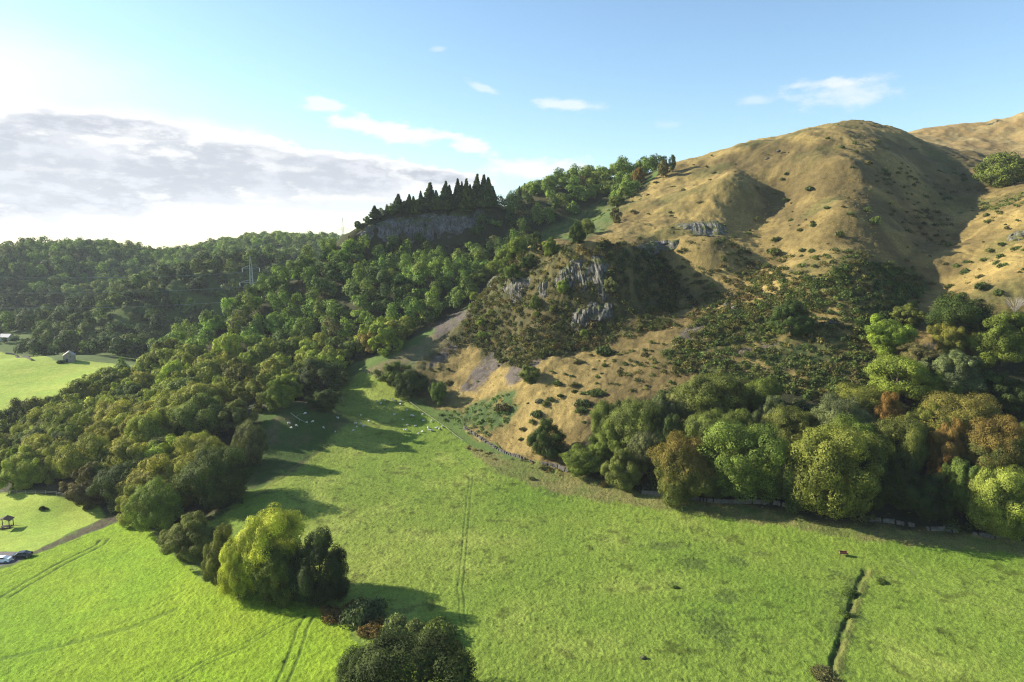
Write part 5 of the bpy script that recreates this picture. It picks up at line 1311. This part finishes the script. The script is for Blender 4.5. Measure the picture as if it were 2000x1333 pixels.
# ------------------------------------------------------------------ sheep
WOOL = simple('wool', (.62,.60,.55), .95, var=.08, scale=6.0, bump=.3); FACE = simple('sheep_face', (.55,.50,.44), .9, var=.1)
def sheep_mesh(seed, graze):
    r = random.Random(seed); V, E, S = [], [], []
    def add(p, rad, prev=None):
        V.append(p); S.append(rad)
        if prev is not None: E.append((prev, len(V)-1))
        return len(V)-1
    a = add((0,0,.62), .27); bk = add((-.38,0,.63), .27, a); add((-.58,0,.60), .15, bk); f = add((.34,0,.63), .25, a)
    n = add((.52,0,.72 if not graze else .52), .14, f); h = add((.68,0,.84 if not graze else .26), .10, n); add((.84,0,.78 if not graze else .12), .06, h)
    for x, pr in ((-.36,bk),(.32,f)):
        for s in (-1,1):
            k = add((x,s*.15,.40), .085, pr); l = add((x+.01,s*.15,.2), .045, k); add((x,s*.15,.0), .045, l)
    me = bpy.data.meshes.new('sheep'); me.from_pydata(V, E, []); o = bpy.data.objects.new('sheep_tmp', me); COL.objects.link(o)
    sk = o.modifiers.new('s', 'SKIN'); sk.use_smooth_shade = True
    for i, rad in enumerate(S): me.skin_vertices[0].data[i].radius = (rad, rad); me.skin_vertices[0].data[i].use_root = (i == 0)
    o.modifiers.new('u', 'SUBSURF').levels = 1
    dg = bpy.context.evaluated_depsgraph_get(); out = bpy.data.meshes.new_from_object(o.evaluated_get(dg)); bpy.data.objects.remove(o)
    out.name = 'sheep'; out.materials.clear(); out.materials.append(WOOL); out.materials.append(FACE)
    for pl in out.polygons:
        c = pl.center; pl.material_index = 1 if c.x > .6 or c.z < .3 and abs(c.y) > .05 else 0
    return out
SHP = [sheep_mesh(1, True), sheep_mesh(2, True), sheep_mesh(3, False)]
SHEEP = [(596,811),(660,820),(564,831),(579,834),(599,829),(569,839),(632,839),(655,846),(611,827),(690,844),(697,837),(705,831),(709,836),(713,834),(695,829),(705,814),(737,787),(752,785),(767,782),(771,787),(783,787),(744,790),(782,792),(787,822),(796,833),(811,835),(790,843),(794,842),(825,846),(817,849),(836,839),(838,843),(843,844),(851,839),(854,838),(858,841),(864,836),(804,814),(807,815),(825,812),(827,824),(843,826),(795,804),(720,826),(770,812)]
def flock(px, py):
    if px < 670: return 'on the shaded slope below the knoll'
    if px < 725: return 'at the tip of the knoll shadow'
    if py < 800: return 'at the head of the meadow'
    if py < 828: return 'in the sunlit strip of the meadow head'
    return 'in the shadow reaching the golden slope'
keyed = {}
for s in SHEEP: keyed.setdefault(flock(*s), []).append(s)
for area, ss in keyed.items():
    ss.sort()
    for i, (px, py) in enumerate(ss):
        p = hit(px, py); o = link('sheep', SHP[rg.randrange(3)], loc=(p[0], p[1], p[2]-.02)); o.rotation_euler = (0, 0, rg.uniform(0, 6.28)); k = rg.uniform(.72,.9); o.scale = (k, k, k)
        tag(o, f'white sheep, {ordinal(i+1)} from the left of those {area}', 'sheep', 'sheep at the head of the meadow')

# ------------------------------------------------------------------ air
def build_haze():
    m, nt = mat('haze'); v = nd(nt, 'ShaderNodeVolumePrincipled'); v.inputs['Color'].default_value = (.80,.88,1,1); v.inputs['Density'].default_value = HAZE_DENSITY
    v.inputs['Anisotropy'].default_value = .2
    o = nd(nt, 'ShaderNodeOutputMaterial'); nt.links.new(v.outputs[0], o.inputs['Volume'])
    b = MB().box((0, 0, 0), (5400, 5400, 340)); h = b.build('haze', m); h.location = (0, 0, 100); tag(h, kind='stuff')
HAZE_DENSITY = .00007
if HAZE_DENSITY: build_haze()
